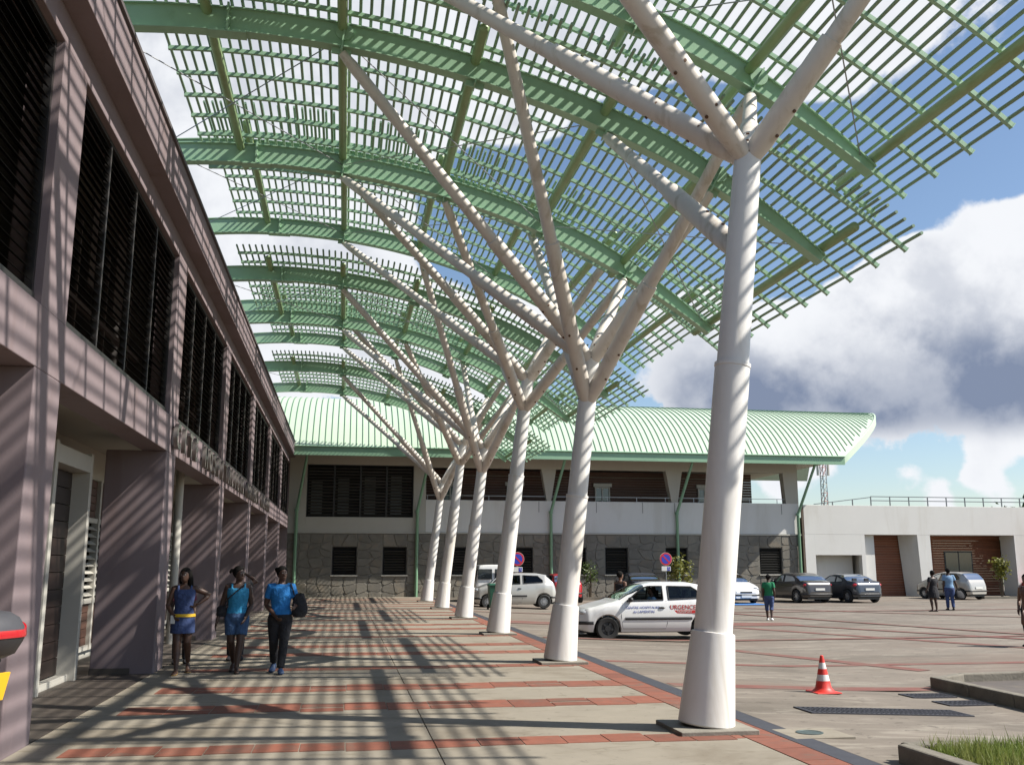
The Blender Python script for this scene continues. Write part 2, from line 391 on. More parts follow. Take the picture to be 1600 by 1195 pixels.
# ------------------------------------------------------------------ canopy
AX, AZc, AR = -2.139, -6.781, 17.047
YK = [10.2+7.12*k for k in range(6)]
MC = [y+.35 for y in YK]; DZ = [.9, 0, .9, 0, .9, 0]; DL = 2.67
def arcz(x, off=0): return sqrt((AR+off)**2-(x-AX)**2)+AZc
def arcpt(th, off): return Vector((AX+(AR+off)*sin(th), 0, AZc+(AR+off)*cos(th)))
def xth(x, off=0): return math.asin((x-AX)/(AR+off))
PURL = (-2.5, -.3, 1.95, 4.22, 6.1, 8.15)
def bdepth(x): return .47 if x < 5.2 else .47-.27*((x-5.2)/(8.05-5.2))**1.3
def sweep(th0, th1, n, prof):
    """prof(th) -> list of (y, off) corners swept along the arc"""
    rings = []
    for i in range(n+1):
        th = th0+(th1-th0)*i/n; rings.append([arcpt(th, o)+Vector((0, yy, 0)) for yy, o in prof(th)])
    return rings
TH0, TH1 = xth(-4.7), xth(8.05)
def dth(th): return bdepth(AX+AR*sin(th))
beam_b = MB()
beam_b.loft(sweep(TH0, TH1, 48, lambda t: [(-.008, .02), (.008, .02), (.008, dth(t)-.02), (-.008, dth(t)-.02)]))
beam_b.loft(sweep(TH0, TH1, 48, lambda t: [(-.11, 0), (.11, 0), (.11, .022), (-.11, .022)]))
beam_b.loft(sweep(TH0, TH1, 48, lambda t: [(-.05, dth(t)-.022), (.05, dth(t)-.022), (.05, dth(t)), (-.05, dth(t))]))
beam_me = beam_b.mesh('arch_beam', M['green'], 40)
sp = MB()
for x in (-2.15,):
    th = xth(x); Mx = Matrix.Translation(arcpt(th, 0)) @ Matrix.Rotation(th, 4, 'Y')
    sp.box(-.018, .018, -.125, .125, -.02, .50, Mx); sp.box(-.30, .30, -.125, .125, -.025, -.001, Mx)
    for yy in (-.085, .085):
        for zz in (.06, .16, .26, .36, .44):
            sp.tube([Mx @ Vector((-.04, yy, zz)), Mx @ Vector((.04, yy, zz))], .016, 6)
splice_me = sp.mesh('splice_plate', M['green'])
gus_mes = []
for x in (-.3, 1.95, 4.22, 6.1):
    gus = MB(); th = xth(x); Mx = Matrix.Translation(arcpt(th, 0)) @ Matrix.Rotation(th, 4, 'Y')
    if x in (-.3, 6.1):
        gus.box(-.012, .012, -.11, .11, .02, .44, Mx)
        gus.tube([Mx @ Vector((0, -.05, .30)), Mx @ Vector((0, .05, .30))], .15, 14)
    gus.box(-.16, .16, -.02, .02, -.10, 0, Mx); gus.box(-.014, .014, -.15, .15, -.09, 0, Mx)
    gus_mes.append(gus.mesh('gusset', M['green'], 30))
purl_me = MB().tube([(0, -3.78, 0), (0, -3.74, 0), (0, 3.74, 0), (0, 3.78, 0)], [.05, .085, .085, .05], 14).mesh('purlin', M['purlin'], 50)
tube_me = MB().tube([(0, -4.38, 0), (0, 4.28, 0)], .0285, 7).mesh('lattice_tube', M['green_tube'], 60)
OFFB = .515
bar_me = MB().loft(sweep(xth(-3.36, OFFB), xth(8.98, OFFB), 36, lambda t: [(-.032, OFFB-.05), (.032, OFFB-.05), (.032, OFFB+.02), (-.032, OFFB+.02)])).mesh('lattice_bar', M['green'], 40)
cap_me = MB().box(-.004, .012, -.038, .038, -.055, .026).mesh('bar_end_plate', M['green'])
names = ['directly above the camera over the nearest column', 'second from the camera, crossing the upper left', 'third from the camera, a raised one over the third column',
         'fourth from the camera, a low one over the fourth column', 'fifth from the camera, a raised one behind the fourth', 'farthest one, in front of the pale green roof']
def node(k, x, sg, off=0): return Vector((x, MC[k]+sg*DL, arcz(x)+DZ[k]+off))
for k in range(6):
    T = thing('lattice_canopy', 'arched green steel lattice canopy, '+names[k], 'canopy', (0, MC[k], DZ[k]), 'arched lattice canopies over the walkway')
    for sg in (-1, 1):
        B = inst('arch_beam', beam_me, T, (0, sg*DL, 0))
        inst('splice_plate', splice_me, B)
        for gm_ in gus_mes: inst('gusset', gm_, B)
        MB().box(-4.55, -4.41, -.07, .07, 7.6-DZ[k], arcz(-4.48)+.02).build('beam_post', M['green'], B, world=False)
    for x in PURL: inst('purlin', purl_me, T, (x, 0, arcz(x)+.385))
    for i in range(10): 
        b = inst('lattice_bar', bar_me, T, (0, -3.85+.88*i, 0))
        e = arcpt(xth(8.98, OFFB), OFFB); inst('bar_end_plate', cap_me, b, e, (0, xth(8.98, OFFB), 0))
    n = 76; t0, t1 = xth(-3.34, .56), xth(8.93, .56)
    for i in range(n):
        p = arcpt(t0+(t1-t0)*i/(n-1), .561); inst('lattice_tube', tube_me, T, (p.x, random.uniform(-.015, .015), p.z))
    for a, b in ((-4.4, -.3), (-.3, 4.22), (4.22, 7.9)):
        for s in (-1, 1):
            c = MB().tube([(a, -s*(DL-.02), arcz(a)+.22), (b, s*(DL-.02), arcz(b)+.22)], .011, 5); c.build('brace_cable', M['steel'], T, world=False)

# ------------------------------------------------------------------ branching columns
LX = .12; BX = 3.85
ring_lo = [5.72, 4.75, 5.72, 4.75, 5.72, 4.75]; ring_up = [6.53, 5.54, 6.53, 5.54, 6.53, 5.54]; step = [3.98, 2.97]*3
cn = ['nearest and largest branching white column, standing beside the drain strip', 'second branching white column from the camera, left of the white hatchback', 'third branching white column from the camera, in front of the silver hatchback',
      'fourth branching white column from the camera', 'fifth branching white column, second from the far end', 'farthest and shortest looking branching white column, near the stone wall']
for k in range(6):
    T = thing('branching_column', cn[k], 'column', (BX, YK[k], 0), 'leaning tree columns carrying the canopies')
    ax = lambda z: Vector((LX*z, 0, z))
    box('base_plate', M['plate'], T, -.42, .42, -.42, .42, -.02, .045, world=False, bevel=.008)
    MB().tube([ax(.045), ax(.06), ax(.97), ax(.995), ax(1.0)], [.285, .30, .236, .232, .215], 40).build('base_collar', M['white_col'], T, 30, False)
    s0 = step[k]
    MB().tube([ax(.99), ax(s0-.05), ax(s0-.045), ax(s0-.004), ax(s0)], [.206, .199, .206, .206, .178], 40).build('trunk', M['white_col'], T, 30, False)
    rl, ru = ring_lo[k], ring_up[k]
    top = ru
    tr = MB().tube([ax(s0-.02), ax(rl), ax(top), ax(top+.06)], [.182, .168, .158, .12], 36); tr.build('upper_trunk', M['white_col'], T, 30, False)
    rg = MB()
    for zr in ((ru,) if k == 0 else (rl, ru)): rg.tube([ax(zr-.012), ax(zr+.012)], .163 if zr == ru else .172, 32)
    rg.build('ring', M['plate'], T, 30, False)
    br = []
    for sg in (-1, 1):
        for x in (-.3, 6.1): br.append((ru, node(k, x, sg, -.06)))
    if k > 0:
        for x in (1.98, 6.1): br.append((rl, node(k-1, x, 1, -.06)))
    if k < 5: br.append((rl if k else rl-.35, node(k+1, 4.24, -1, -.06)))
    bolts = MB()
    for zr, p in br:
        p = p-Vector((BX, YK[k], 0)); q0 = ax(zr-.02); d = p-q0; hd = Vector((d.x, d.y, 0)).normalized()
        s = q0+hd*.05; far = abs(d.length) > 6
        pts = [s]; n = 8
        u = d.normalized(); L_ = (p-s).length
        j = .42
        MB().tube([s, s+(p-s)*.06, s+(p-s)*j, s+(p-s)*(j+.001)], [.115, .138, .132, .115], 20).build('branch', M['branch'], T, 35, False)
        up = MB().tube([s+(p-s)*(j-.004), s+(p-s)*.96, p], [.108, .098, .07], 18); up.build('upper_branch', M['branch'], T, 35, False)
        side = u.cross(Vector((0, 0, 1))).normalized(); nrm = side.cross(u)
        for t_ in (.10, .19):
            c = s+(p-s)*t_
            for w in (1, -1): bolts.tube([c+nrm*(w*.13), c+nrm*(w*.152)], .022, 7)
            bolts.tube([c+Vector((0, -.13, 0)), c+Vector((0, -.15, 0))], .02, 7)
    bolts.build('bolts', M['bolt'], T, None, False)

# ------------------------------------------------------------------ left hospital building
FX = -2.97
LB = thing('arcade_building', 'two storey mauve building with dark louvre windows and a pillared ground floor arcade', 'building', (FX-2, 30, 0))
P0 = 9.65; PW = .86; PS_ = 7.08
Y0b, Y1b = -12.0, 52.3
pill = [P0+PS_*k for k in range(-2, 6)]
Mv = M['mauve']
for yp in pill:
    w = MB(); w.box(FX-.96, FX, yp, yp+PW, -.05, 3.58); w.build('pillar', Mv, LB, bevel=.012)
    box('skirting', M['dark_floor'], LB, FX-.966, FX-.35, yp-.006, yp+PW+.006, -.05, .09)
box('beam', Mv, LB, FX-.40, FX, Y0b, Y1b, 3.58, 4.195, bevel=.01)
box('ceiling', M['cream'], LB, -7.6, FX-.40, Y0b, Y1b, 3.86, 4.05)
box('lintel', Mv, LB, FX-.35, FX, Y0b, Y1b, 6.97, 7.30, bevel=.01)
box('floor_slab', M['interior'], LB, -9, FX-.40, Y0b, Y1b, 4.054, 4.16)
box('back_wall', M['interior'], LB, -9.2, -9, Y0b, Y1b, -.05, 7.3)
box('fascia', Mv, LB, FX-.5, FX+.25, Y0b, Y1b, 7.304, 7.98, bevel=.01)
box('coping', mat('dark_coping', (.10, .085, .085), .6), LB, FX-.55, FX+.285, Y0b, Y1b, 7.984, 8.04)
box('roof_slab', M['plate'], LB, -9.2, FX-.504, Y0b, Y1b, 7.40, 7.60)
box('end_wall', Mv, LB, -9.2, FX-.01, Y1b+.003, Y1b+.2, -.05, 7.3)
box('end_wall', Mv, LB, -9.2, FX-.01, Y0b-.2, Y0b-.003, -.05, 7.3)
# upper pillars, windows
slat_me = MB().box(-.062, .062, -.5, .5, -.003, .003).mesh('slat', M['slat_glass'])
for k, yp in enumerate(pill): box('wall_pier', Mv, LB, FX-.34, FX-.002, yp, yp+PW, 4.195, 6.97)
curtain = vary(mat('pale_blind', (.12, .10, .095), .9), .4)
for k in range(len(pill)):
    ya = pill[k]+PW; yb = (pill[k+1] if k+1 < len(pill) else Y1b)
    if yb < 2: continue
    win = MB()
    X = FX-.10
    fr = .055
    win.box(X-.06, X+.02, ya+.003, ya+fr, 4.20, 6.965); win.box(X-.06, X+.02, yb-fr, yb-.003, 4.20, 6.965)
    win.box(X-.06, X+.05, ya+fr, yb-fr, 4.20, 4.20+fr+.03); win.box(X-.06, X+.02, ya+fr, yb-fr, 6.965-fr, 6.965)
    np_ = 4; pw = (yb-ya-2*fr)/np_
    for i in range(1, np_): win.box(X-.06, X+.015, ya+fr+pw*i-.035, ya+fr+pw*i+.035, 4.20+fr+.03, 6.965-fr)
    Wn = win.build('window', M['black_frame'], LB)
    for i in range(1, np_): box('mullion_trim', M['letter'], Wn, X+.016, X+.024, ya+fr+pw*i-.02, ya+fr+pw*i-.008, 4.29, 6.9)
    ns = 24; zz0 = 4.32; dz_ = (6.88-zz0)/(ns-1); near = k <= 4 and yb > 3
    far = MB()
    base = root_loc(LB)
    for i in range(np_):
        for j in range(ns):
            c = Vector((X-.03, ya+fr+pw*(i+.5), zz0+dz_*j)); rot = radians(38+random.uniform(-4, 4)); L_ = pw-.08
            if 1 <= k-1 <= 3 and False: pass
            if pill[k] > 2 and pill[k] < 18: inst('slat', slat_me, Wn, c-base, (0, rot, 0), (1, L_, 1))
            else: far.box(-.062, .062, -L_/2, L_/2, -.003, .003, Matrix.Translation(c) @ Matrix.Rotation(rot, 4, 'Y'))
    if far.v: far.build('slat_rows', M['slat_glass'], Wn, kind='stuff')
    # things dimly seen inside: pale blinds and a rail
    ins = MB()
    for i in range(np_):
        if random.random() < .75:
            yy = ya+fr+pw*i+random.uniform(.1, .3); ins.box(X-.62, X-.60, yy, yy+pw*random.uniform(.35, .7), 4.3+random.uniform(.8, 1.5), 6.9)
        yy = ya+fr+pw*i+pw*.5; ins.box(X-.50, X-.47, yy, yy+.05, 4.3, 6.2)
    ins.box(X-.52, X-.46, ya, yb, 5.05, 5.13)
    ins.build('window_blind', curtain, LB)
    box('room_wall', M['void'], LB, -5.2, -5.15, ya, yb, 4.16, 6.97)
    box('partition', M['interior'], LB, -5.1, FX-.36, pill[k]+.2, pill[k]+.3, 4.164, 6.96)
# arcade inner wall: openings with doors and louvres
IX = -4.75
for k in range(len(pill)):
    a = pill[k]+PW; b = (pill[k+1] if k+1 < len(pill) else Y1b)
    if b < 2: continue
    yc = 14.2+PS_*(k-2)      # near jamb of the white door frame in this bay
    dn, df = yc, yc+1.75
    lw0, lw1 = pill[k]+.2, dn-.14
    box('arcade_wall', M['cream'], LB, IX-.12, IX, pill[k], lw0-.052, -.05, 3.86); box('arcade_wall', M['cream'], LB, IX-.12, IX, lw0-.05, b, 3.30, 3.86)
    box('arcade_wall', M['cream'], LB, IX-.12, IX, df+.13, b, -.05, 3.298); box('arcade_wall', M['cream'], LB, IX-.12, IX, lw0-.05, lw1+.05, -.05, .14)
    D = MB().box(-3.99-.72, -3.95, dn-.13, dn-.001, -.04, 3.42); D.box(-3.99-.72, -3.95, df+.001, df+.13, -.04, 3.42); D.box(-3.99-.72, -3.955, dn, df, 3.12, 3.38); D.box(-4.20, -4.05, dn, df, -.04, .09)
    D = D.build('door_frame', M['white_frame'], LB, bevel=.008)
    for i in range(12): MB().box(-4.25, -4.215, dn+.004, df-.004, .095+i*.252, .095+(i+1)*.252-.012).build('door_plank', M['door'], D)
    # louvre windows on the near side of the door
    wn = MB(); n = 3; pw = (lw1-lw0)/n
    for i in range(n+1): wn.box(IX-.04, IX+.09, lw0+pw*i-.055, lw0+pw*i+.055, .145, 3.295)
    for zz in (.145, 1.0, 2.48): wn.box(IX-.02, IX+.07, lw0, lw1, zz, zz+.09)
    wn = wn.build('louvre_window', M['white_frame'], LB)
    for i in range(n):
        for j in range(10):
            Mx = Matrix.Translation((IX+.03, lw0+pw*(i+.5), 1.17+j*.135)) @ Matrix.Rotation(radians(35), 4, 'Y')
            MB().box(-.06, .06, -pw/2+.06, pw/2-.06, -.004, .004, Mx).build('slat', M['white_frame'], wn)
        for z0_, nn, hh in ((.24, 5, .15), (2.575, 5, .143)):
            for j in range(nn): MB().box(IX-.03, IX+.02, lw0+pw*i+.056, lw0+pw*(i+1)-.056, z0_+j*hh, z0_+j*hh+hh-.012).build('plank', M['wood_dark'], wn)
    box('room_back', M['void'], LB, -6.0, -5.95, dn-2, b+.4, -.05, 3.0)
    if k in (3, 4, 5, 6):
        MB().tube([(FX-.75, b-1.0, -.04), (FX-.75, b-1.0, 3.86)], .09, 16).build('round_post', M['white_frame'], LB, 40)

# lettering on the beam
SG = thing('wall_lettering', 'raised steel letters reading CITE HOSPITALIERE MANGOT VULCIN along the mauve beam', 'sign', (FX+.02, 17, 3.6))
txt = 'CITE HOSPITALIERE MANGOT VULCIN'; y = 16.98; pitch = 21.3/len(txt)
for ch in txt:
    if ch != ' ':
        me = text_mesh(ch, .60, .035, M['letter'], bold=.012)
        me.name = 'letter'
        o = inst('letter', me, SG, Vector((FX+.075, y+.2, 3.86))-SG.location, (pi/2, 0, pi/2))
    y += pitch

# ------------------------------------------------------------------ far building
FB = thing('stone_fronted_building', 'long two storey building with pale green barrel roof, cream upper wall and stone ground floor', 'building', (12, YF+5, 0))
FX0, FX1 = -3.0, 26.1
ST = .03      # thickness of the stones
WZ0, WZ1 = 1.15, 2.64
lowwin = [(-.63, .68), (2.04, 3.34), (5.36, 6.75), (8.93, 10.28), (12.0, 13.3), (14.37, 15.71), (17.9, 19.2), (20.7, 22.0), (23.52, 24.9)]
# mortar wall with openings: piers between windows, strips above and below
def wall_with_openings(name, m, x0, x1, z0, z1, wins, wz0, wz1, y0, y1):
    b = MB(); xs = x0
    for a, c in wins:
        b.box(xs, a, y0, y1, z0, z1); b.box(a, c, y0, y1, z0, wz0); b.box(a, c, y0, y1, wz1, z1); xs = c
    b.box(xs, x1, y0, y1, z0, z1)
    return b
SW = wall_with_openings('stone_wall', M['mortar'], FX0, FX1, -.25, 3.34, lowwin, WZ0, WZ1, YF+.002, YF+.30).build('stone_wall', M['mortar'], FB)
sm = M['stone']; stones_far = []
def stones(x0, x1, z0, z1):
    nx = max(1, round((x1-x0)/.63)); nz = max(1, round((z1-z0)/.46))
    P = {}
    for i in range(nx+1):
        for j in range(nz+1):
            jx = 0 if i in (0, nx) else random.uniform(-.34, .34)*(x1-x0)/nx; jz = 0 if j in (0, nz) else random.uniform(-.34, .34)*(z1-z0)/nz
            P[i, j] = Vector((x0+(x1-x0)*i/nx+jx, 0, z0+(z1-z0)*j/nz+jz))
    for i in range(nx):
        for j in range(nz):
            q = [P[i, j], P[i+1, j], P[i+1, j+1], P[i, j+1]]; c = sum(q, Vector())/4
            q = [c+(p-c)*(1-.022/max(.08, (p-c).length)) for p in q]
            # cut the corners so that the outline is uneven
            poly = []
            for a in range(4):
                p0, p1, p2 = q[a-1], q[a], q[(a+1) % 4]; t = random.uniform(.05, .24)
                poly += [p1+(p0-p1)*t, p1+(p2-p1)*t]
            d = ST+random.uniform(-.010, .012); n = len(poly); b = MB()
            fr = [Vector((p.x, YF-d, p.z)) for p in (c+(p-c)*.96 for p in poly)]; bk = [Vector((p.x, YF+.01, p.z)) for p in poly]
            b.add(fr+bk, [tuple(reversed(range(n)))]+[(a, (a+1) % n, n+(a+1) % n, n+a) for a in range(n)])
            # front face must look at the camera (towards -Y)
            b.f[0] = tuple(range(n))
            b.build('stone', sm, SW)
xs = FX0
for a, c in lowwin+[(FX1, FX1)]:
    stones(xs, a, -.2, 3.33)
    if c > a: stones(a, c, -.2, WZ0-.06); stones(a, c, WZ1+.01, 3.33)
    xs = c
fl_me = MB().box(-.5, .5, -.06, .06, -.004, .004).mesh('slat', M['slat_far'])
def louvre(x0, x1, z0, z1, pitch, panels, parent=FB, y=YF+.10, light=False):
    b = MB(); f = .05
    b.box(x0+.004, x0+f, y-.03, y+.05, z0+.004, z1-.004); b.box(x1-f, x1-.004, y-.03, y+.05, z0+.004, z1-.004); b.box(x0+f, x1-f, y-.03, y+.05, z0+.004, z0+f); b.box(x0+f, x1-f, y-.03, y+.05, z1-f, z1-.004)
    pw = (x1-x0-2*f)/panels
    for i in range(1, panels): b.box(x0+f+pw*i-.05, x0+f+pw*i+.05, y-.03, y+.05, z0+f, z1-f)
    w = b.build('window', M['black_frame'], parent); base = root_loc(parent)
    n = int((z1-z0-2*f)/pitch)
    for i in range(panels):
        for j in range(n):
            inst('slat', fl_me, w, Vector((x0+f+pw*(i+.5), y+.01, z0+f+pitch*(j+.5)))-base, (radians(-40+random.uniform(-5, 5)), 0, 0), (pw-.10, 1, 1))
    box('dark_room', M['void'], w, x0+.01, x1-.01, y+.17, y+.19, z0+.01, z1-.01)
    return w
for a, c in lowwin:
    louvre(a, c, WZ0, WZ1, .14, 1)
    box('sill', M['cream'], FB, a-.06, c+.06, YF-.10, YF+.06, WZ0-.06, WZ0-.002)
# upper storey: cream wall, big louvre window, balcony with dark timber wall behind
UW = M['cream']
box('ledge', UW, FB, FX0, FX1+.05, YF-.06, YF+.34, 3.345, 3.42)
box('upper_wall', UW, FB, FX0, -2.08, YF, YF+.25, 3.424, 7.55); box('upper_wall', UW, FB, -2.078, 3.64, YF, YF+.25, 3.424, 4.20); box('upper_wall', UW, FB, -2.078, 3.64, YF, YF+.25, 7.02, 7.55)
box('upper_wall', UW, FB, 3.642, 4.32, YF, YF+.25, 3.424, 7.55)
louvre(-2.08, 3.64, 4.20, 7.02, .165, 4)
blind = MB()
for i in range(4): blind.box(-2.0+1.42*i+.15, -2.0+1.42*i+.75, YF+.26, YF+.262, 4.3, 6.2+.1*i)
blind.build('curtain', mat('grey_curtain', (.12, .12, .11), .9), FB, kind='stuff')
box('balcony_front', M['white_wall'], FB, 4.322, FX1, YF+.002, YF+.20, 3.424, 5.18, bevel=.01)
box('balcony_top', UW, FB, 4.322, FX1, YF+.004, YF+.30, 6.96, 7.55)
posts = [(10.78, 11.62), (18.05, 19.02), (25.2, FX1)]
for a, c in posts:
    b = MB(); t = .12   # piers widen upwards
    b.add([(a+.30 if c < 26 else a+.12, YF+.006, 5.182), (c-.30 if c < 26 else c, YF+.006, 5.182), (c, YF+.006, 6.958), (a, YF+.006, 6.958), (a+.30 if c < 26 else a+.12, YF+.5, 5.182), (c-.30 if c < 26 else c, YF+.5, 5.182), (c, YF+.5, 6.958), (a, YF+.5, 6.958)],
          [(0, 1, 2, 3), (5, 4, 7, 6), (4, 0, 3, 7), (1, 5, 6, 2), (3, 2, 6, 7), (4, 5, 1, 0)])
    b.build('pier', UW, FB)
box('balcony_floor', M['plate'], FB, 4.322, FX1, YF+.202, YF+2.0, 3.43, 3.60)
for i in range(22): box('plank', M['wood_dark'], FB, 4.4, 24.0, YF+1.8, YF+1.83, 3.61+i*.155, 3.61+(i+1)*.155-.012)
for a in (5.4, 9.1, 14.3, 20.6):
    d = MB(); 
    box('shutter_box', M['white_frame'], FB, a-.1, a+1.0, YF+1.64, YF+1.795, 6.14, 6.34)
    d.box(a, a+.07, YF+1.70, YF+1.79, 3.62, 6.13); d.box(a+.83, a+.9, YF+1.70, YF+1.79, 3.62, 6.13); d.box(a+.40, a+.48, YF+1.70, YF+1.79, 3.62, 6.06); d.box(a+.07, a+.83, YF+1.70, YF+1.79, 6.06, 6.13)
    d = d.build('door_frame', M['white_frame'], FB)
    box('pane', mat('balcony_door_glass', (.05, .07, .08), .05, spec=1), d, a+.071, a+.829, YF+1.76, YF+1.775, 3.62, 6.06)
rl = MB(); rl.box(4.33, FX1-.1, YF+.10, YF+.13, 5.42, 5.45)
for i in range(13): rl.box(4.4+i*1.7, 4.43+i*1.7, YF+.10, YF+.13, 5.185, 5.418)
rl.build('handrail', M['steel'], FB)
for x in (13.9, 16.6, 18.5, 10.6, 25.0):
    MB().box(x, x+.03, YF-.012, YF-.002, 4.55, 5.15).build('weep_stain', mat('weep_stain', (.22, .21, .2), .9), FB)
box('back_wall', UW, FB, FX0, FX1, YF+11, YF+11.2, -.25, 7.5); box('inner_floor', M['interior'], FB, FX0, FX1-.01, YF+.31, YF+11, 3.25, 3.34)
box('side_wall', UW, FB, FX1-.2, FX1+.04, YF+.31, YF+11, -.25, 5.18); box('side_wall', UW, FB, FX0-.2, FX0-.004, YF, YF+11, -.25, 7.5)
box('parting_wall', M['interior'], FB, FX0, FX1-.2, YF+2.3, YF+2.4, -.2, 3.24)
# barrel roof
RY0, RY1 = YF-1.90, YF+6.8
def rprof(t):
    a = radians(62)*(1-t)+radians(6)*t
    return a
NP = 18; prof = [(RY0, 7.74)]; tot = 0
ang = [radians(50)*(1-(i+.5)/NP)**1.1+radians(3) for i in range(NP)]
dy = (RY1-RY0)/sum(cos(a) for a in ang)
for a in ang: prof.append((prof[-1][0]+dy*cos(a), prof[-1][1]+dy*sin(a)))
zsc = (11.66-7.74)/(prof[-1][1]-7.74); prof = [(y, 7.74+(z-7.74)*zsc) for y, z in prof]
RX0, RXe, RXr = -7.2, 28.05, 33.7         # left end, right end at the eave, right end at the ridge
def rx(i):
    t = i/NP; return RXe+(RXr-RXe)*(1-(1-t/.80)**1.5 if t < .80 else 1-1.6*(t-.80)**1.3)
rf = MB(); rf.loft([[(RX0, y, z), (rx(i), y, z), (rx(i), y, z-.14), (RX0, y, z-.14)] for i, (y, z) in enumerate(prof)])
RF = rf.build('roof', M['roof'], FB, 35)
bk = MB(); bk.loft([[(RX0, y, z), (rx(NP), y, z), (rx(NP), y, z-.14), (RX0, y, z-.14)] for y, z in [(prof[-1][0]+.01, prof[-1][1]), (prof[-1][0]+3, prof[-1][1]-.4), (YF+11.6, 7.7)]]); bk.build('rear_roof', M['roof'], FB)
x = RX0+.2
while x < RXr-.1:
    pts = [(y, z) for i, (y, z) in enumerate(prof) if rx(i) > x+.03]
    if len(pts) >= 2:
        MB().loft([[(x-.016, y, z-.01), (x+.016, y, z-.01), (x+.016, y-.010, z+.04), (x-.016, y-.010, z+.04)] for y, z in pts]).build('roof_seam', M['roof_seam'], RF)
    x += .325
box('eave_fascia', M['eave'], FB, RX0, RXe+.06, RY0-.06, RY0-.002, 7.30, 7.76)
box('soffit', M['cream'], FB, RX0, RXe-.02, RY0, YF+11, 7.555, 7.60)
rk = MB(); rk.loft([[(rx(i)+.002, y, z+.06), (rx(i)+.10, y, z+.06), (rx(i)+.10, y, z-.36), (rx(i)+.002, y, z-.36)] for i, (y, z) in enumerate(prof)]); rk.build('rake_fascia', mat('rake_green', (.45, .56, .42), .5), FB, 35)
gu = MB().tube([(RX0, RY0-.10, 7.76), (RXe+.05, RY0-.10, 7.76)], .045, 8); gu.build('gutter', M['eave'], FB, 40)
for i, x in enumerate((-2.55, 3.86, 11.27, 18.59, 25.95)):
    b = MB(); yy = YF-.14; rr = .085
    b.tube([(x+.62, RY0+.12, 7.36), (x+.62, RY0+.12, 7.15), (x+.35, yy, 6.9)] if False else [(x+.50, RY0+.25, 7.40), (x+.47, RY0+.35, 7.2), (x, yy, 4.55), (x, yy, -.2)], [.07, .075, rr, rr], 10)
    b.tube([(x, yy, 4.48), (x, yy, 4.62)], .11, 10)
    if i == 4: b.tube([(x+.50, RY0+.30, 7.30), (x+.78, RY0+.22, 7.40), (x+.80, RY0+.2, 7.5)], .06, 8)
    b.build('downpipe', M['pipe'], FB, 40)
box('corner_post', mat('brown_post', (.12, .085, .06), .7), FB, FX1+.12, FX1+.22, YF-.05, YF+.05, -.2, 5.15)

# ------------------------------------------------------------------ right white building
RB = thing('white_flat_roofed_building', 'low white flat roofed building with deep openings and red brown timber panels', 'building', (34, YF+3, 0))
RX = FX1+.26; WW = M['white_wall']; YR = YF-.02
box('wall', WW, RB, RX, 26.98, YR, YR+.35, -.25, 3.42); box('wall', WW, RB, 26.982, 29.87, YR, YR+.35, 2.24, 3.42); box('wall', WW, RB, 29.872, 30.12, YR, YR+.35, -.25, 3.42)
box('parapet', WW, RB, RX, 70, YR-.001, YR+.35, 3.422, 5.12, bevel=.01)
box('recess_back', WW, RB, 26.9, 29.8, YR+1.0, YR+1.1, -.25, 2.4); box('recess_side', WW, RB, 26.8, 26.978, YR+.352, YR+1.0, -.25, 2.4)
p = MB(); p.add([(33.62, YR, -.25), (34.36, YR, -.25), (34.33, YR, 3.42), (33.50, YR, 3.42), (33.32, YR+1.3, -.25), (34.06, YR+1.3, -.25), (34.03, YR+1.3, 3.42), (33.02, YR+1.3, 3.42)], [(0, 1, 2, 3), (5, 4, 7, 6), (4, 0, 3, 7), (1, 5, 6, 2), (3, 2, 6, 7), (4, 5, 1, 0)]); p.build('pier', WW, RB)
box('pier', WW, RB, 30.122, 30.9, YR+.352, YR+1.35, -.25, 3.42); box('pier', WW, RB, 39.9, 41.6, YR, YR+1.3, -.25, 3.42); box('pier', WW, RB, 48, 49, YR, YR+1.3, -.25, 3.42)
for i in range(24):
    z0 = -.2+i*.152; box('plank', M['wood'], RB, 30.9, 33.9, YR+1.4, YR+1.43, z0, z0+.146)
    if i < 17 and i > 5: 
        for a, c in ((34.3, 34.55), (35.5, 36.35), (38.0+.0, 39.3)) if False else ((34.2, 34.5), (35.3, 36.3), (38.0, 40.4)): pass
    box('plank', M['wood'], RB, 34.2, 40.3, YR+1.9, YR+1.93, z0, z0+.146)
for a, c in ((34.6, 35.5), (36.4, 38.3)):
    w = box('window', M['black_frame'], RB, a, c, YR+1.86, YR+1.898, .75, 2.5)
    box('pane', mat('dim_pane', (.03, .045, .05), .06, spec=1), w, a+.08, c-.08, YR+1.845, YR+1.858, .83, 2.42); box('mullion', M['black_frame'], w, (a+c)/2-.03, (a+c)/2+.03, YR+1.83, YR+1.857, .75, 2.5)
box('roof_slab', M['plate'], RB, RX, 70, YR+.352, YR+9, 4.2, 4.4); box('ceiling', WW, RB, 30.9, 70, YR+.352, YR+9, 3.424, 3.5)
box('back_wall', WW, RB, RX, 40.2, YR+8.8, YR+9, -.25, 4.198); 
rl = MB(); yy = YR+.9
def rail(a, b, z0, z1):
    rl.bar((a, yy, z0), (b, yy, z1), .045, .045)
rail(31.2, 70, 5.72, 5.72); rail(31.2, 70, 5.48, 5.48); rail(27.5, 31.2, 5.22, 5.68)
x = 31.2
while x < 70: rl.bar((x, yy, 4.3), (x, yy, 5.70), .05, .05); x += 1.25
for x, z in ((28.7, 5.36), (30.0, 5.52)): rl.bar((x, yy, 4.3), (x, yy, z), .05, .05)
rl.build('roof_railing', mat('grey_railing', (.16, .17, .18), .5, .5), RB)

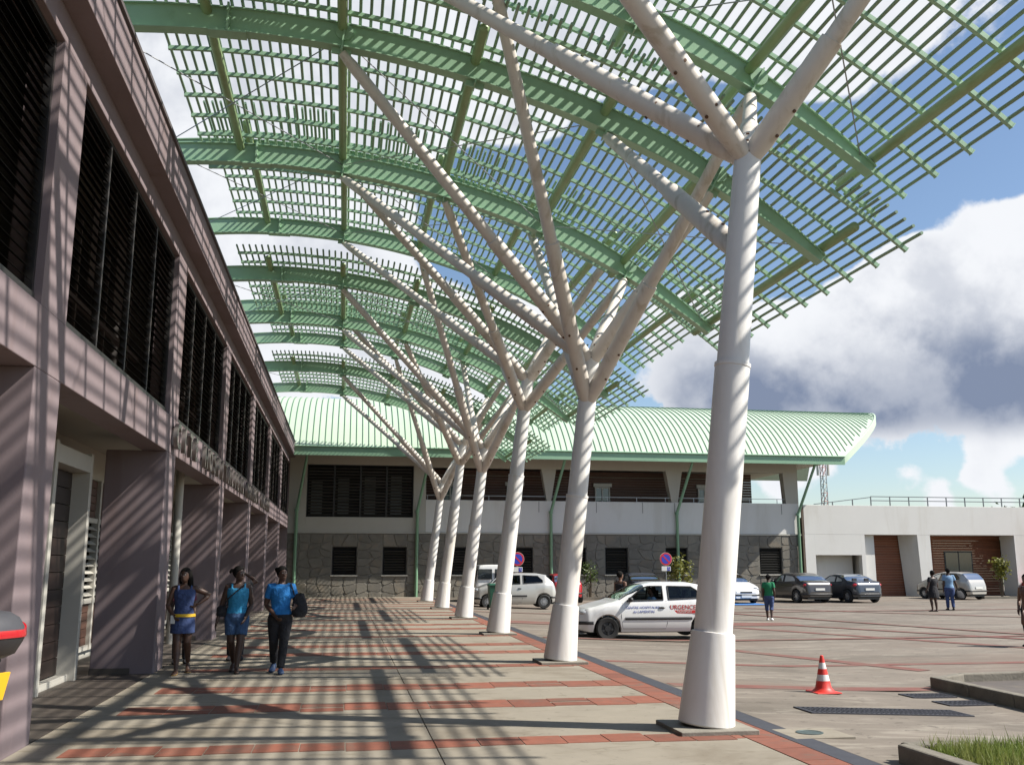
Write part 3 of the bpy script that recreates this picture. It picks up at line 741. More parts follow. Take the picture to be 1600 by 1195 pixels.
# ------------------------------------------------------------------ mast far behind
mp = onY(1289, 790, 120); AM = thing('lattice_mast', 'tall thin red and white lattice antenna mast behind the white building', 'mast', (mp.x, 120, -.2))
b = MB(); Ht = 15.8
for i in range(3):
    a = 2*pi*i/3; b.bar((.55*cos(a), .55*sin(a), 0), (.42*cos(a), .42*sin(a), Ht), .09, .09)
b.build('mast_legs', M['steel'], AM, None, False)
for s in range(14):
    z0 = Ht*s/14; z1 = Ht*(s+1)/14; b = MB()
    for i in range(3):
        a, c = 2*pi*i/3, 2*pi*(i+1)/3; b.bar((.5*cos(a), .5*sin(a), z0), (.5*cos(c), .5*sin(c), z1), .06, .06); b.bar((.5*cos(a), .5*sin(a), z1), (.5*cos(c), .5*sin(c), z1), .06, .06)
    b.build('lattice_panel', mat('mast_red', (.35, .12, .09), .6) if s % 4 < 2 else M['white_frame'], AM, None, False)
for s in (-1, 1): MB().box(s*.75-.1, s*.75+.1, -.15, .15, 13.6, 15.2).build('panel_antenna', M['white_frame'], AM, None, False)

# ------------------------------------------------------------------ vehicles
def interp(pts, u):
    if u <= pts[0][0]: return pts[0][1]
    for (a, b), (c, d) in zip(pts, pts[1:]):
        if u <= c:
            t = (u-a)/(c-a) if c > a else 1; t = t*t*(3-2*t)*.35+t*.65
            return b+(d-b)*t
    return pts[-1][1]
def in_poly(x, y, P):
    r = False; j = len(P)-1
    for i in range(len(P)):
        if (P[i][1] > y) != (P[j][1] > y) and x < (P[j][0]-P[i][0])*(y-P[i][1])/(P[j][1]-P[i][1])+P[i][0]: r = not r
        j = i
    return r
def wheel_meshes(r, spokes, rimmat, key, cache={}):
    k = (round(r, 3), spokes, key)
    if k in cache: return cache[k]
    ty = MB(); pr = [(.58*r, -.085), (.90*r, -.098), (r, -.07), (r, .07), (.90*r, .098), (.58*r, .085)]; n = 28
    ty.loft([[Vector((a*cos(2*pi*i/n), b, a*sin(2*pi*i/n))) for a, b in pr] for i in range(n)]+[[Vector((a, b, 0)) for a, b in pr]], caps=False, closed=True)
    rm = MB(); rm.tube([(0, -.05, 0), (0, .045, 0)], .60*r, 24)
    for i in range(spokes):
        a = 2*pi*i/spokes; rm.bar((.08*cos(a), .062, .08*sin(a)), (.55*r*cos(a), .062, .55*r*sin(a)), .028 if spokes > 6 else .05, .03, (0, 1, 0))
    rm.tube([(0, .04, 0), (0, .082, 0)], .075, 14)
    rim_ring = MB()
    m0 = ty.mesh('tyre', M['tyre'], 40); m1 = rm.mesh('rim', rimmat, 35)
    cache[k] = (m0, m1); return cache[k]
def car(name, label, cat, pos, heading, sp, pmat, group='parked and passing vehicles', rim='rim', open_front=False, glassm='glass_dark', texts=None, plate='plate_white'):
    L_, Wd = sp['L'], sp['W']; fo, wb, wr = sp['fo'], sp['wb'], sp['wr']
    T = thing(name, label, cat, (pos[0], pos[1], lotz(pos[0])-.003), group, atan2(heading[1], heading[0]))
    X = lambda u: L_/2-u
    top, belt, hw = sp['top'], sp['belt'], sp['hw']; sill = sp.get('sill', .19)
    lean = sp.get('lean', .27)
    def sec(u):
        w = interp(hw, u); bz = interp(belt, u); tz = max(interp(top, u), bz+.02); t = tz-bz
        zb = sill
        if u < .35: zb = sill+.06*(1-u/.35)
        if u > L_-.35: zb = sill+.10*(1-(L_-u)/.35)
        for wu in (fo, fo+wb):
            d = abs(u-wu); ra = wr+.055
            if d < ra: zb = max(zb, wr-.02+sqrt(ra*ra-d*d))
        zb = min(zb, bz-.06)
        yt = (w-.04)-t*lean-.02
        P = [(w-.05, zb), (w-.008, zb+(bz-zb)*.12), (w, zb+(bz-zb)*.42), (w-.004, zb+(bz-zb)*.70), (w-.022, zb+(bz-zb)*.93), (w-.042, bz)]
        y0, z0, y1, z1 = w-.042, bz, yt, bz+t*.86
        NS = 9
        for i in range(1, NS+1): s = i/NS; P.append((y0+(y1-y0)*s, z0+(z1-z0)*s))
        P += [(yt-.05, bz+t*.935), (yt-.13, bz+t*.965), (yt*.62, bz+t*.985), (yt*.32, bz+t*.996), (0, bz+t)]
        return P
    us = sorted(set([round(i*.035, 4) for i in range(int(L_/.035)+1)]+[0, .012, L_-.012, L_]))
    secs = [sec(u) for u in us]; m = len(secs[0]); full = 2*m-1
    vs = []
    for u, P in zip(us, secs):
        vs += [(X(u), y, z) for y, z in P]+[(X(u), -y, z) for y, z in reversed(P[:-1])]
    side_w = sp['side']; wsr = sp['ws']; rgr = sp['rear']
    body = []; gl = {'side_window': [], 'windscreen': [], 'rear_window': []}
    for i in range(len(us)-1):
        for j in range(full-1):
            f = (i*full+j, i*full+j+1, (i+1)*full+j+1, (i+1)*full+j)
            jm = j if j < m-1 else full-2-j
            uc = (us[i]+us[i+1])/2; zc = sum(vs[q][2] for q in f)/4
            if 5 <= jm < 14 and any(in_poly(uc, zc, P) for P in side_w): gl['side_window'].append(f)
            elif jm >= 13 and wsr[0] < uc < wsr[1]: gl['windscreen'].append(f)
            elif jm >= 13 and rgr and rgr[0] < uc < rgr[1]: gl['rear_window'].append(f)
            else: body.append(f)
    body.append(tuple(range(full))); body.append(tuple(reversed(range((len(us)-1)*full, len(us)*full))))
    def sub(faces):
        ids = sorted({i for f in faces for i in f}); mp = {i: n for n, i in enumerate(ids)}
        b = MB(); b.add([vs[i] for i in ids], [tuple(mp[i] for i in f) for f in faces]); return b
    Bd = sub(body).build('body', pmat, T, 32, False)
    for nm, fs in gl.items():
        if not fs: continue
        if nm == 'side_window':
            for s in (1, -1):
                for q, P in enumerate(side_w):
                    sel = [f for f in fs if vs[f[0]][1]*s > 0 and min(p[0] for p in P)-.04 <= L_/2-(vs[f[0]][0]+vs[f[2]][0])/2 <= max(p[0] for p in P)+.04]
                    if sel and not (open_front and q == 0 and s == sp.get('open_side', 1)): sub(sel).build(nm, M[glassm], T, 40, False)
        else: sub(fs).build(nm, M['glass'] if open_front else M[glassm], T, 40, False)
    def surf(u, z):
        P = sec(u)
        for (y0, z0), (y1, z1) in zip(P, P[1:]):
            if z0 <= z <= z1: t = (z-z0)/(z1-z0) if z1 > z0 else 0; return y0+(y1-y0)*t
        return P[0][0]
    def on(u, z, s, d=.004): return Vector((X(u), s*(surf(u, z)+d), z))
    for s in (1, -1):
        tr = MB()
        for P in side_w:
            pts = []
            for a in range(len(P)):
                p0, p1 = P[a], P[(a+1) % len(P)]
                for k in range(6): t = k/6; pts.append(on(p0[0]+(p1[0]-p0[0])*t, p0[1]+(p1[1]-p0[1])*t, s))
            pts.append(pts[0]); tr.tube(pts, .016, 6)
        tr.build('window_seal', M['trim'], T, None, False)
        # door outline, handle, side moulding, mirror
        for P in sp['doors']:
            dm = MB(); pts = [on(u, z, s, .001) for u, z in P]; dm.tube(pts, .006, 5, caps=False); dm.build('door_gap', M['trim'], T, None, False)
        for (u, z) in sp['handles']:
            c = on(u, z, s, .012); MB().ball(c, (.085, .022, .026), 12, 6).build('door_handle', M['trim'] if sp.get('dark_handles', True) else pmat, T, 40, False)
        if sp.get('mould'):
            u0, u1, z = sp['mould']; pts = [on(u0+(u1-u0)*k/16, z, s, .006) for k in range(17)]
            MB().tube(pts, [(.035, .016)]*17, 8, ref=(0, 0, 1)).build('side_moulding', M['trim'], T, 40, False)
        u, z = sp['mirror']; c = on(u, z, s, .09); MB().ball(c, (.07, .10, .065), 12, 8).build('mirror', M['trim'] if sp.get('dark_mirror', True) else pmat, T, 50, False)
        # lamps
        u, z, a, b_, c_ = sp['head']; y = surf(u, z); MB().ball((X(u)-.02, s*(y-.13), z), (a, b_, c_), 16, 10).build('headlight', M['clear_lens'], T, 60, False)
        u, z, a, b_, c_ = sp['tail']; y = surf(u, z); MB().ball((X(u)+.03, s*(y-.09), z), (a, b_, c_), 16, 10).build('tail_light', M['red_lens'], T, 60, False)
        for wu in (fo, fo+wb):
            m0, m1 = wheel_meshes(wr, sp.get('spokes', 8), M[rim], rim)
            w = bpy.data.objects.new('wheel', None); link(w, T); w.location = (X(wu), s*(Wd/2-.12), wr); w.rotation_euler = (0, random.uniform(0, 1), 0 if s > 0 else pi)
            inst('tyre', m0, w); inst('rim', m1, w)
    ub = MB().box(X(L_-.12), X(.12), -Wd/2+.26, Wd/2-.26, .17, .46); ub.box(X(fo+wb-.45), X(fo+.45), -Wd/2+.10, Wd/2-.10, .20, .40); ub.build('underbody', M['trim'], T, None, False)
    # bumpers: dark inserts that follow the plan of the nose and the tail
    for nm, z, rng_ in (('front_bumper_strip', sp.get('bz', .42), (0, .42)), ('rear_bumper_strip', sp.get('bzr', .46), (L_, L_-.40))):
        pts = []
        for k in range(9): u = rng_[1]+(rng_[0]-rng_[1])*k/8; pts.append(on(u, z, 1, .004))
        pts += [Vector((p.x, -p.y, p.z)) for p in reversed(pts)]
        MB().tube(pts, [(.04, .02)]*len(pts), 8, ref=(0, 0, 1)).build(nm, M['trim'], T, 40, False)
    MB().box(X(.035), X(-.014), -.30, .30, sp.get('gz', .56)-.04, sp.get('gz', .56)+.03).build('grille', M['trim'], T, None, False)
    for u, z in ((-.016, .36), (L_+.012, sp.get('pz', .62))):
        p = MB().box(X(u)-.012, X(u)+.012, -.26, .26, z-.055, z+.055).build('number_plate', M[plate], T, None, False)
    if sp.get('seats', True):
        for u in (sp['ws'][1]+.25, sp['ws'][1]+1.05):
            for s in (1, -1):
                b = MB(); b.box(X(u+.25), X(u-.25), s*.36-.22, s*.36+.22, .46, .58); b.box(X(u+.42), X(u+.30), s*.36-.22, s*.36+.22, .58, 1.02); b.box(X(u+.42), X(u+.34), s*.36-.12, s*.36+.12, 1.03, 1.18)
                b.build('seat', M['seat'], T, None, False)
    return T, on, X
HATCH = dict(L=3.77, W=1.64, fo=.78, wb=2.47, wr=.285, sill=.20,
    top=[(0, .55), (.06, .66), (.30, .78), (.95, .93), (1.05, .97), (1.35, 1.16), (1.72, 1.345), (2.05, 1.41), (2.9, 1.405), (3.30, 1.34), (3.60, 1.02), (3.72, .84), (3.77, .55)],
    belt=[(0, .50), (.08, .62), (.35, .74), (1.0, .885), (2.2, .925), (3.3, .975), (3.58, .93), (3.72, .78), (3.77, .50)],
    hw=[(0, .50), (.10, .66), (.30, .77), (.7, .815), (2.0, .82), (3.2, .80), (3.55, .74), (3.70, .66), (3.77, .52)],
    side=[[(1.28, .945), (2.22, .965), (2.22, 1.30), (1.86, 1.30), (1.70, 1.26)], [(2.36, .975), (3.20, 1.01), (3.12, 1.20), (2.98, 1.285), (2.36, 1.30)]],
    ws=(1.10, 1.74), rear=(3.32, 3.60), doors=[[(1.16, .90), (1.12, .6), (1.16, .28), (2.25, .27), (2.30, .40), (2.29, .95)]],
    handles=[(2.17, .78)], mould=(1.22, 2.95, .52), mirror=(1.36, .98), head=(.20, .665, .15, .17, .085), tail=(3.62, .80, .10, .10, .16), dark_handles=True)
TWINGO = dict(HATCH, L=3.60, W=1.65, fo=.66, wb=2.37, wr=.285,
    top=[(0, .55), (.06, .70), (.30, .86), (.72, 1.0), (.80, 1.03), (1.2, 1.28), (1.55, 1.41), (1.9, 1.47), (2.7, 1.46), (3.15, 1.39), (3.45, 1.08), (3.55, .85), (3.60, .55)],
    belt=[(0, .50), (.08, .66), (.35, .82), (.8, .94), (2.0, .97), (3.1, 1.02), (3.42, .98), (3.55, .78), (3.60, .50)],
    hw=[(0, .50), (.10, .66), (.30, .77), (.7, .82), (2.0, .825), (3.05, .80), (3.40, .73), (3.55, .66), (3.60, .54)],
    side=[[(1.02, .99), (2.02, 1.01), (2.02, 1.36), (1.66, 1.35), (1.46, 1.28)], [(2.14, 1.02), (2.98, 1.07), (2.98, 1.16), (2.78, 1.33), (2.14, 1.36)]],
    ws=(.86, 1.56), rear=(3.16, 3.44), doors=[[(.98, .96), (.94, .6), (.98, .28), (2.06, .27), (2.10, .42), (2.08, 1.0)]], handles=[(1.98, .82)], mould=(1.02, 2.30, .52), mirror=(1.10, 1.03),
    head=(.22, .74, .16, .15, .10), tail=(3.40, .86, .10, .08, .17))
SEDAN = dict(HATCH, L=4.25, W=1.77, fo=.85, wb=2.61, wr=.315, sill=.21,
    top=[(0, .55), (.06, .68), (.35, .82), (1.05, .96), (1.15, .99), (1.55, 1.22), (1.95, 1.39), (2.3, 1.455), (2.9, 1.44), (3.35, 1.32), (3.80, 1.06), (4.08, 1.02), (4.18, .92), (4.25, .55)],
    belt=[(0, .50), (.08, .64), (.40, .78), (1.1, .92), (2.4, .97), (3.5, 1.0), (4.05, .97), (4.18, .84), (4.25, .50)],
    hw=[(0, .55), (.12, .73), (.35, .84), (.8, .88), (2.2, .885), (3.5, .87), (3.95, .82), (4.15, .74), (4.25, .60)],
    side=[[(1.42, .985), (2.32, .995), (2.32, 1.33), (2.0, 1.33), (1.85, 1.28)], [(2.42, .995), (3.42, 1.04), (3.28, 1.18), (3.05, 1.29), (2.42, 1.33)]],
    ws=(1.2, 1.97), rear=(3.30, 3.82), doors=[[(1.28, .93), (1.24, .6), (1.3, .30), (2.34, .29), (2.37, .97)], [(2.38, .97), (2.38, .30), (3.0, .32), (3.18, .55), (3.42, .70), (3.48, 1.0)]], handles=[(2.24, .84), (3.25, .86)], mould=None, mirror=(1.50, 1.02),
    head=(.22, .70, .17, .18, .08), tail=(4.06, .86, .12, .14, .085), pz=.66, bzr=.42)
COUPE = dict(SEDAN, L=4.04, fo=.82, wb=2.54,
    top=[(0, .55), (.06, .66), (.35, .80), (1.0, .94), (1.1, .97), (1.5, 1.19), (1.9, 1.36), (2.2, 1.40), (2.6, 1.385), (3.0, 1.27), (3.35, 1.08), (3.85, 1.02), (3.97, .92), (4.04, .55)],
    belt=[(0, .50), (.08, .62), (.40, .76), (1.1, .91), (2.4, .96), (3.3, 1.0), (3.84, .98), (3.97, .84), (4.04, .50)],
    hw=[(0, .55), (.12, .72), (.35, .83), (.8, .87), (2.2, .875), (3.3, .86), (3.75, .81), (3.95, .74), (4.04, .60)],
    side=[[(1.36, .965), (2.42, .985), (2.42, 1.28), (2.0, 1.30), (1.82, 1.25)], [(2.48, .99), (3.02, 1.03), (2.9, 1.15), (2.48, 1.27)]],
    ws=(1.16, 1.92), rear=(2.78, 3.34), doors=[[(1.22, .92), (1.18, .6), (1.24, .30), (2.46, .29), (2.50, .97)]], handles=[(2.36, .83)], mirror=(1.46, 1.0), tail=(3.86, .86, .13, .17, .09))
VAN = dict(HATCH, L=4.0, W=1.70, fo=.78, wb=2.60, wr=.30, lean=.13,
    top=[(0, .60), (.06, .74), (.30, .90), (.85, 1.08), (.95, 1.12), (1.3, 1.45), (1.6, 1.70), (1.9, 1.80), (3.7, 1.80), (3.90, 1.74), (3.97, 1.2), (4.0, .55)],
    belt=[(0, .52), (.08, .68), (.35, .86), (.95, 1.02), (2.4, 1.04), (3.8, 1.04), (3.96, 1.0), (4.0, .50)],
    hw=[(0, .55), (.10, .70), (.30, .81), (.8, .845), (2.2, .85), (3.8, .84), (3.96, .81), (4.0, .78)],
    side=[[(1.15, 1.06), (2.0, 1.08), (2.0, 1.58), (1.72, 1.58), (1.5, 1.46)], [(2.15, 1.08), (3.5, 1.08), (3.5, 1.58), (2.15, 1.58)]],
    ws=(1.0, 1.66), rear=None, doors=[[(1.05, 1.0), (1.05, .3), (2.06, .3), (2.08, 1.7)]], handles=[(1.95, .92)], mould=(1.2, 3.3, .55), mirror=(1.25, 1.14), head=(.2, .78, .15, .14, .12), tail=(3.9, .95, .07, .07, .22), seats=False)
white = paint('white_car_paint', (.70, .70, .69)); silver = paint('silver_car_paint', (.50, .49, .46), .35, (.28, .23, .17)); grey = paint('dark_grey_car_paint', (.055, .050, .048), .4); slate = paint('slate_car_paint', (.05, .058, .072), .4)
red = paint('red_car_paint', (.36, .016, .02)); champagne = paint('champagne_car_paint', (.46, .44, .40), .4); white2 = paint('off_white_car_paint', (.72, .72, .71)); navy = paint('navy_car_paint', (.03, .035, .05), .4)
CL, con, cX = car('small_hatchback', 'white three door hatchback with hospital lettering on its door, driving left between the columns', 'car', (7.60, 24.42), (-1, .02), dict(HATCH, spokes=5, open_side=1), white, rim='rim_dark', open_front=True, glassm='glass')
def car_text(T, on, X, txt, size, u, z, m, s=1, d=.006, sx=1.0):
    me = text_mesh(txt, size, .001, m); me.name = 'lettering'
    p = on(u, z, s, d); o = inst('lettering', me, T, p, (pi/2, 0, pi if s > 0 else 0), (sx, 1, 1)); return o
blue_txt = mat('blue_lettering', (.03, .07, .36), .5); red_txt = mat('red_lettering', (.50, .02, .02), .5)
car_text(CL, con, cX, 'CENTRE HOSPITALIER', .085, 1.68, .785, blue_txt, sx=1.05); car_text(CL, con, cX, 'du LAMENTIN', .085, 1.70, .685, blue_txt, sx=1.05)
p = con(2.75, .77, 1, .004)
MB().box(p.x-.36, p.x+.36, p.y-.001, p.y+.004, .70, .845).build('white_sticker', M['plate_white'], CL, None, False)
MB().box(p.x-.36, p.x+.36, p.y-.001, p.y+.006, .64, .715).build('red_sticker', red_txt, CL, None, False)
for t_, sz, z, mm in (('URGENCES', .15, .785, red_txt), ('TRANSPORT', .07, .678, M['plate_white'])):
    me = text_mesh(t_, sz, .001, mm); me.name = 'lettering'; inst('lettering', me, CL, (p.x, p.y+.008, z), (pi/2, 0, pi))
car('compact_hatchback', 'silver beige three door hatchback with dusty sills behind the third and fourth columns', 'car', (7.15, 41.35), (-1, .03), dict(TWINGO, spokes=8), silver)
VT = car('delivery_van', 'white small van parked by the stone wall, half hidden behind the fourth column', 'van', (7.05, 47.6), (.04, 1), VAN, white2)[0]
for s_ in (-1, 1): MB().box(-2.025, -1.985, s_*.40-.34, s_*.40+.34, 1.12, 1.60).build('rear_window', mat('rear_glass', (.02, .025, .03), .05, spec=1), VT, None, False, bevel=.03)
car('red_car', 'red car parked by the stone wall beside the second column', 'car', (10.95, 48.9), (.02, 1), HATCH, red)
car('dark_estate_car', 'dark car parked behind the white hatchback with lettering', 'car', (15.1, 49.2), (.03, 1), SEDAN, navy)
car('white_parked_car', 'white car facing the lot, half hidden behind the nearest column', 'car', (18.85, 46.4), (.06, -1), SEDAN, white2)
car('dark_grey_saloon', 'dark brownish grey car parked left of the slate coupe', 'car', (22.75, 46.9), (-.13, 1), SEDAN, grey)
car('slate_coupe', 'dark slate blue coupe with red tail lights parked before the white building', 'car', (25.2, 46.5), (-.15, 1), COUPE, slate)
car('champagne_hatchback', 'champagne five door hatchback parked before the timber panel', 'car', (33.0, 49.2), (-.30, 1), dict(TWINGO, rear=(3.10, 3.46)), champagne)
car('red_parked_car', 'red car at the right edge beyond the young tree', 'car', (40.3, 51.0), (.25, 1), HATCH, red)

# ------------------------------------------------------------------ people
def remesh(o, vox, sm=4):
    r = o.modifiers.new('remesh', 'REMESH'); r.mode = 'VOXEL'; r.voxel_size = vox; r.use_smooth_shade = True
    s = o.modifiers.new('smooth', 'SMOOTH'); s.iterations = sm; s.factor = .5
def ell(b, rings, n=20):
    """rings: (x, y, z, rx, ry)"""
    b.loft([[Vector((x+rx*cos(2*pi*k/n), y+ry*sin(2*pi*k/n), z)) for k in range(n)] for x, y, z, rx, ry in rings]); return b
TORSO = [(.455, .060, .050), (.48, .094, .066), (.515, .101, .074), (.56, .092, .068), (.615, .077, .058), (.66, .080, .060), (.71, .090, .068), (.755, .096, .066), (.79, .100, .056), (.815, .088, .046), (.832, .050, .036)]
def hand(b, w, d, side, palm, curl=.5, sc=1.0):
    """palm and five bent fingers growing from wrist w along d; palm = direction the palm faces"""
    d = Vector(d).normalized(); palm = Vector(palm); palm = (palm-d*palm.dot(d)).normalized(); sd = d.cross(palm)*side
    w = Vector(w)
    b.tube([w-d*.01, w+d*.02, w+d*.05], [(.016*sc, .011*sc), (.024*sc, .0105*sc), (.023*sc, .009*sc)], 10, ref=sd)
    for i, (off, ln) in enumerate(((-.017, .038), (-.006, .046), (.006, .044), (.017, .034))):
        p = w+d*.047+sd*off*sc; dirs = d.copy(); pts = [p]
        for j in range(3):
            ang = curl*(.35+.3*j); dd = (d*cos(ang)+palm*sin(ang)).normalized(); p = p+dd*(ln*sc/3+.002); pts.append(p)
        b.tube(pts, [.0058*sc, .0055*sc, .005*sc, .0042*sc], 7)
    p = w+d*.016-sd*.018*sc; pts = [p, p+(d*.5-sd*.8+palm*.3).normalized()*.017, p+(d*.5-sd*.8+palm*.3).normalized()*.017+(d*.9-sd*.2+palm*.4).normalized()*.02]
    b.tube(pts, [.0075*sc, .0065*sc, .005*sc], 7)
def foot(b, an, toe_dir, infl=0, heel_up=0):
    an = Vector(an); t = Vector(toe_dir).normalized()
    g0 = an.z-.045 if an.z > .2 else 0; h = an-t*.018; h.z = max(.014, an.z-.028); m = an+t*.045; m.z = g0+.020+infl*.5; e = an+t*.098; e.z = g0+.011+infl*.5
    b.tube([h-t*.012+Vector((0, 0, .004)), h, (an+m)/2*1.0+Vector((0, 0, -.008)), m, e, e+t*.012], [(.012+infl, .012+infl), (.021+infl, .024+infl), (.023+infl, .026+infl), (.027+infl, .017+infl), (.024+infl, .010+infl), (.010+infl, .006+infl)], 12, ref=(t.cross(Vector((0, 0, 1)))))
def person(label, loc, rz, H, skin, pose, outfit, hair, hair_col=(.012, .010, .009), group='people walking and standing about', vox=.010, girth=1.0):
    T = thing('person', label, 'person', loc, group, rz)
    P = dict(sh_l=(.098, .0, .80), sh_r=(-.098, .0, .80), el_l=(.125, .01, .625), el_r=(-.125, .01, .625), wr_l=(.130, -.03, .485), wr_r=(-.130, -.03, .485),
             hp_l=(.052, 0, .50), hp_r=(-.052, 0, .50), kn_l=(.055, -.015, .285), kn_r=(-.055, -.015, .285), an_l=(.055, .01, .045), an_r=(-.055, .01, .045), toe_l=(.15, -1, 0), toe_r=(-.15, -1, 0), head=(0, -.012, .93), turn=0, curl_l=.6, curl_r=.6)
    P.update(pose); V = {k: Vector(v) if isinstance(v, tuple) else v for k, v in P.items()}
    sc = lambda b: b.xf(Matrix.Scale(H, 4))
    b = MB(); g = girth
    ell(b, [(0, .0, z, rx*g, ry*g) for z, rx, ry in TORSO])
    b.tube([(0, .004, .815), (0, -.002, .85), V['head']+Vector((0, .008, -.03))], [.036, .031, .030], 14)
    hd = V['head']; tr = V['turn']
    R = Matrix.Translation(hd) @ Matrix.Rotation(tr, 4, 'Z')
    st = len(b.v)
    ell(b, [(0, -.014, -.066, .014, .012), (0, -.012, -.060, .026, .028), (0, -.006, -.042, .034, .040), (0, 0, -.018, .040, .049), (0, .003, .008, .043, .053), (0, .005, .034, .040, .050), (0, .006, .055, .028, .036), (0, .006, .064, .012, .016)], 18)
    b.tube([(0, -.046, .006), (0, -.056, -.016), (0, -.047, -.021)], [.006, .010, .007], 8)       # nose
    b.ball((0, -.0465, -.037), (.014, .006, .0055), 10, 6)                                          # mouth
    for s in (1, -1): b.ball((s*.042, .004, -.008), (.006, .012, .017), 8, 6)                        # ears
    b.xf(R, st)
    for s, q in ((1, 'l'), (-1, 'r')):
        sh, el, wr = V['sh_'+q], V['el_'+q], V['wr_'+q]
        b.tube([sh+Vector((-s*.03, 0, .004)), sh, sh+(el-sh)*.35, el, el+(wr-el)*.3, wr], [.030*g, .034*g, .0295*g, .0235*g, .0245*g, .0155], 14)
        hand(b, wr, wr-el, s, P.get('palm_'+q, (-s, -.2, 0)), P['curl_'+q])
        hp, kn, an = V['hp_'+q], V['kn_'+q], V['an_'+q]
        b.tube([hp+Vector((0, 0, .02)), hp, hp+(kn-hp)*.45, kn, kn+(an-kn)*.28+Vector((0, .008, 0)), an], [.056*g, .058*g, .050*g, .035, .036, .0205], 16)
        if 'feet' not in outfit or outfit['feet'][0] != 'shoe': foot(b, an, V['toe_'+q])
        else: foot(b, an, V['toe_'+q], -.002)
    bo = sc(b).build('body', skin, T, 60, False); remesh(bo, vox)
    for s in (1, -1):                                                                               # eyes
        c = R @ Vector((s*.0175, -.0455, .006)); e = MB().ball(c, (.0065, .004, .0042), 10, 6); sc(e).build('eye', M['eye'], T, 60, False)
        c2 = R @ Vector((s*.0175, -.0492, .006)); e = MB().ball(c2, (.003, .002, .003), 8, 5); sc(e).build('iris', M['black'], T, 60, False)
        e = MB().tube([R @ Vector((s*.009, -.0485, .017)), R @ Vector((s*.026, -.045, .0185))], .002, 6); sc(e).build('eyebrow', M['black'], T, None, False)
    f = outfit
    def tors(b, z0, z1, inf):
        pts = [(z, rx, ry) for z, rx, ry in TORSO]
        def at(z):
            for (a, b1, c1), (d, b2, c2) in zip(pts, pts[1:]):
                if a <= z <= d: t = (z-a)/(d-a); return b1+(b2-b1)*t, c1+(c2-c1)*t
            return pts[-1][1:]
        zs = [z0]+[z for z, _, _ in pts if z0 < z < z1]+[z1]
        ell(b, [(0, 0, z, at(z)[0]*g+inf, at(z)[1]*g+inf) for z in zs])
    if 'top' in f:
        kind, m, z0, z1 = f['top'][:4]; b = MB(); tors(b, z0, z1, .0085)
        if f.get('bust', True):
            for s in (1, -1): b.ball((s*.040, -.048, .725), (.034, .030, .032), 12, 8)
        if kind == 'tank':
            for s in (1, -1): b.tube([(s*.058, -.050, z1-.02), (s*.060, -.034, .822), (s*.060, .020, .826), (s*.058, .045, z1-.02)], .0125, 8)
        elif kind == 'tee':
            for s, q in ((1, 'l'), (-1, 'r')):
                sh, el = V['sh_'+q], V['el_'+q]; ln = f.get('sleeve', .55); b.tube([sh+Vector((-s*.045, 0, .008)), sh+Vector((0, 0, .003)), sh+(el-sh)*ln*.5, sh+(el-sh)*ln], [.034, .042*g, .040*g, .038*g], 14)
            ell(b, [(0, 0, .79, .100*g+.006, .06), (0, 0, .818, .080, .05), (0, 0, .83, .058, .044)])
        remesh(sc(b).build(f.get('top_name', 'shirt'), m, T, 60, False), vox)
    if 'bottom' in f:
        kind, m, z1 = f['bottom'][:3]; b = MB(); tors(b, .458, z1, .009)
        if kind == 'skirt':
            zb = f['bottom'][3]; ell(b, [(0, -.006, zb, .116*g, .112*g), (0, -.004, .45, .114*g, .100*g), (0, 0, .50, .111*g, .086*g), (0, 0, z1, .088*g, .070*g)])
        else:
            cut = f['bottom'][3]     # fraction of the leg that is covered: <1 ends above the knee, 2 = to the ankle
            for s, q in ((1, 'l'), (-1, 'r')):
                hp, kn, an = V['hp_'+q], V['kn_'+q], V['an_'+q]
                pts = [hp+Vector((0, 0, .02)), hp]; rd = [.062*g, .065*g]
                if cut <= 1: pts += [hp+(kn-hp)*cut*.5, hp+(kn-hp)*cut]; rd += [.059*g, .056*g]
                else: pts += [hp+(kn-hp)*.5, kn, kn+(an-kn)*.3+Vector((0, .008, 0)), kn+(an-kn)*min(1, (cut-1)*.96)]; rd += [.056*g, .044, .0435, .036]
                b.tube(pts, rd, 16)
        remesh(sc(b).build(f.get('bottom_name', 'trousers'), m, T, 60, False), vox)
    if 'belt' in f:
        m, z = f['belt']; b = MB(); tors(b, z-.014, z+.014, .018); sc(b).build('belt', m, T, 40, False)
    for s, q in ((1, 'l'), (-1, 'r')):
        if f.get('feet'):
            kind, m = f['feet']; b = MB(); an = V['an_'+q]; t = V['toe_'+q].normalized()
            if kind == 'shoe': foot(b, an, t, .005); o = sc(b).build('shoe', m, T, 60, False); remesh(o, vox)
            else:
                sd = t.cross(Vector((0, 0, 1))); c = an+t*.03
                b.tube([Vector((c.x, c.y, .004))-t*.065, Vector((c.x, c.y, .004))-t*.03, Vector((c.x, c.y, .004))+t*.04, Vector((c.x, c.y, .004))+t*.082], [(.016, .005), (.023, .006), (.028, .006), (.016, .005)], 12, ref=sd)
                b.tube([Vector((c.x, c.y, .018))+sd*.026-t*.005, Vector((c.x, c.y, .030))+t*.035, Vector((c.x, c.y, .018))-sd*.026-t*.005], .0035, 6)
                sc(b).build('sandal', m, T, 60, False)
    # hair
    b = MB(); b.ball((0, .012, .016), (.055, .062, .062), 18, 12)
    if 'long' in hair:
        b.tube([(.034, .02, .02), (.047, .022, -.04), (.052, .02, -.10), (.050, .03, -.14)], [.026, .028, .030, .015], 10); b.tube([(-.034, .02, .02), (-.046, .022, -.04), (-.048, .02, -.085)], [.026, .026, .014], 10); b.tube([(0, .04, .01), (0, .055, -.06), (0, .05, -.13)], [(.045, .025), (.055, .028), (.045, .018)], 12, ref=(1, 0, 0))
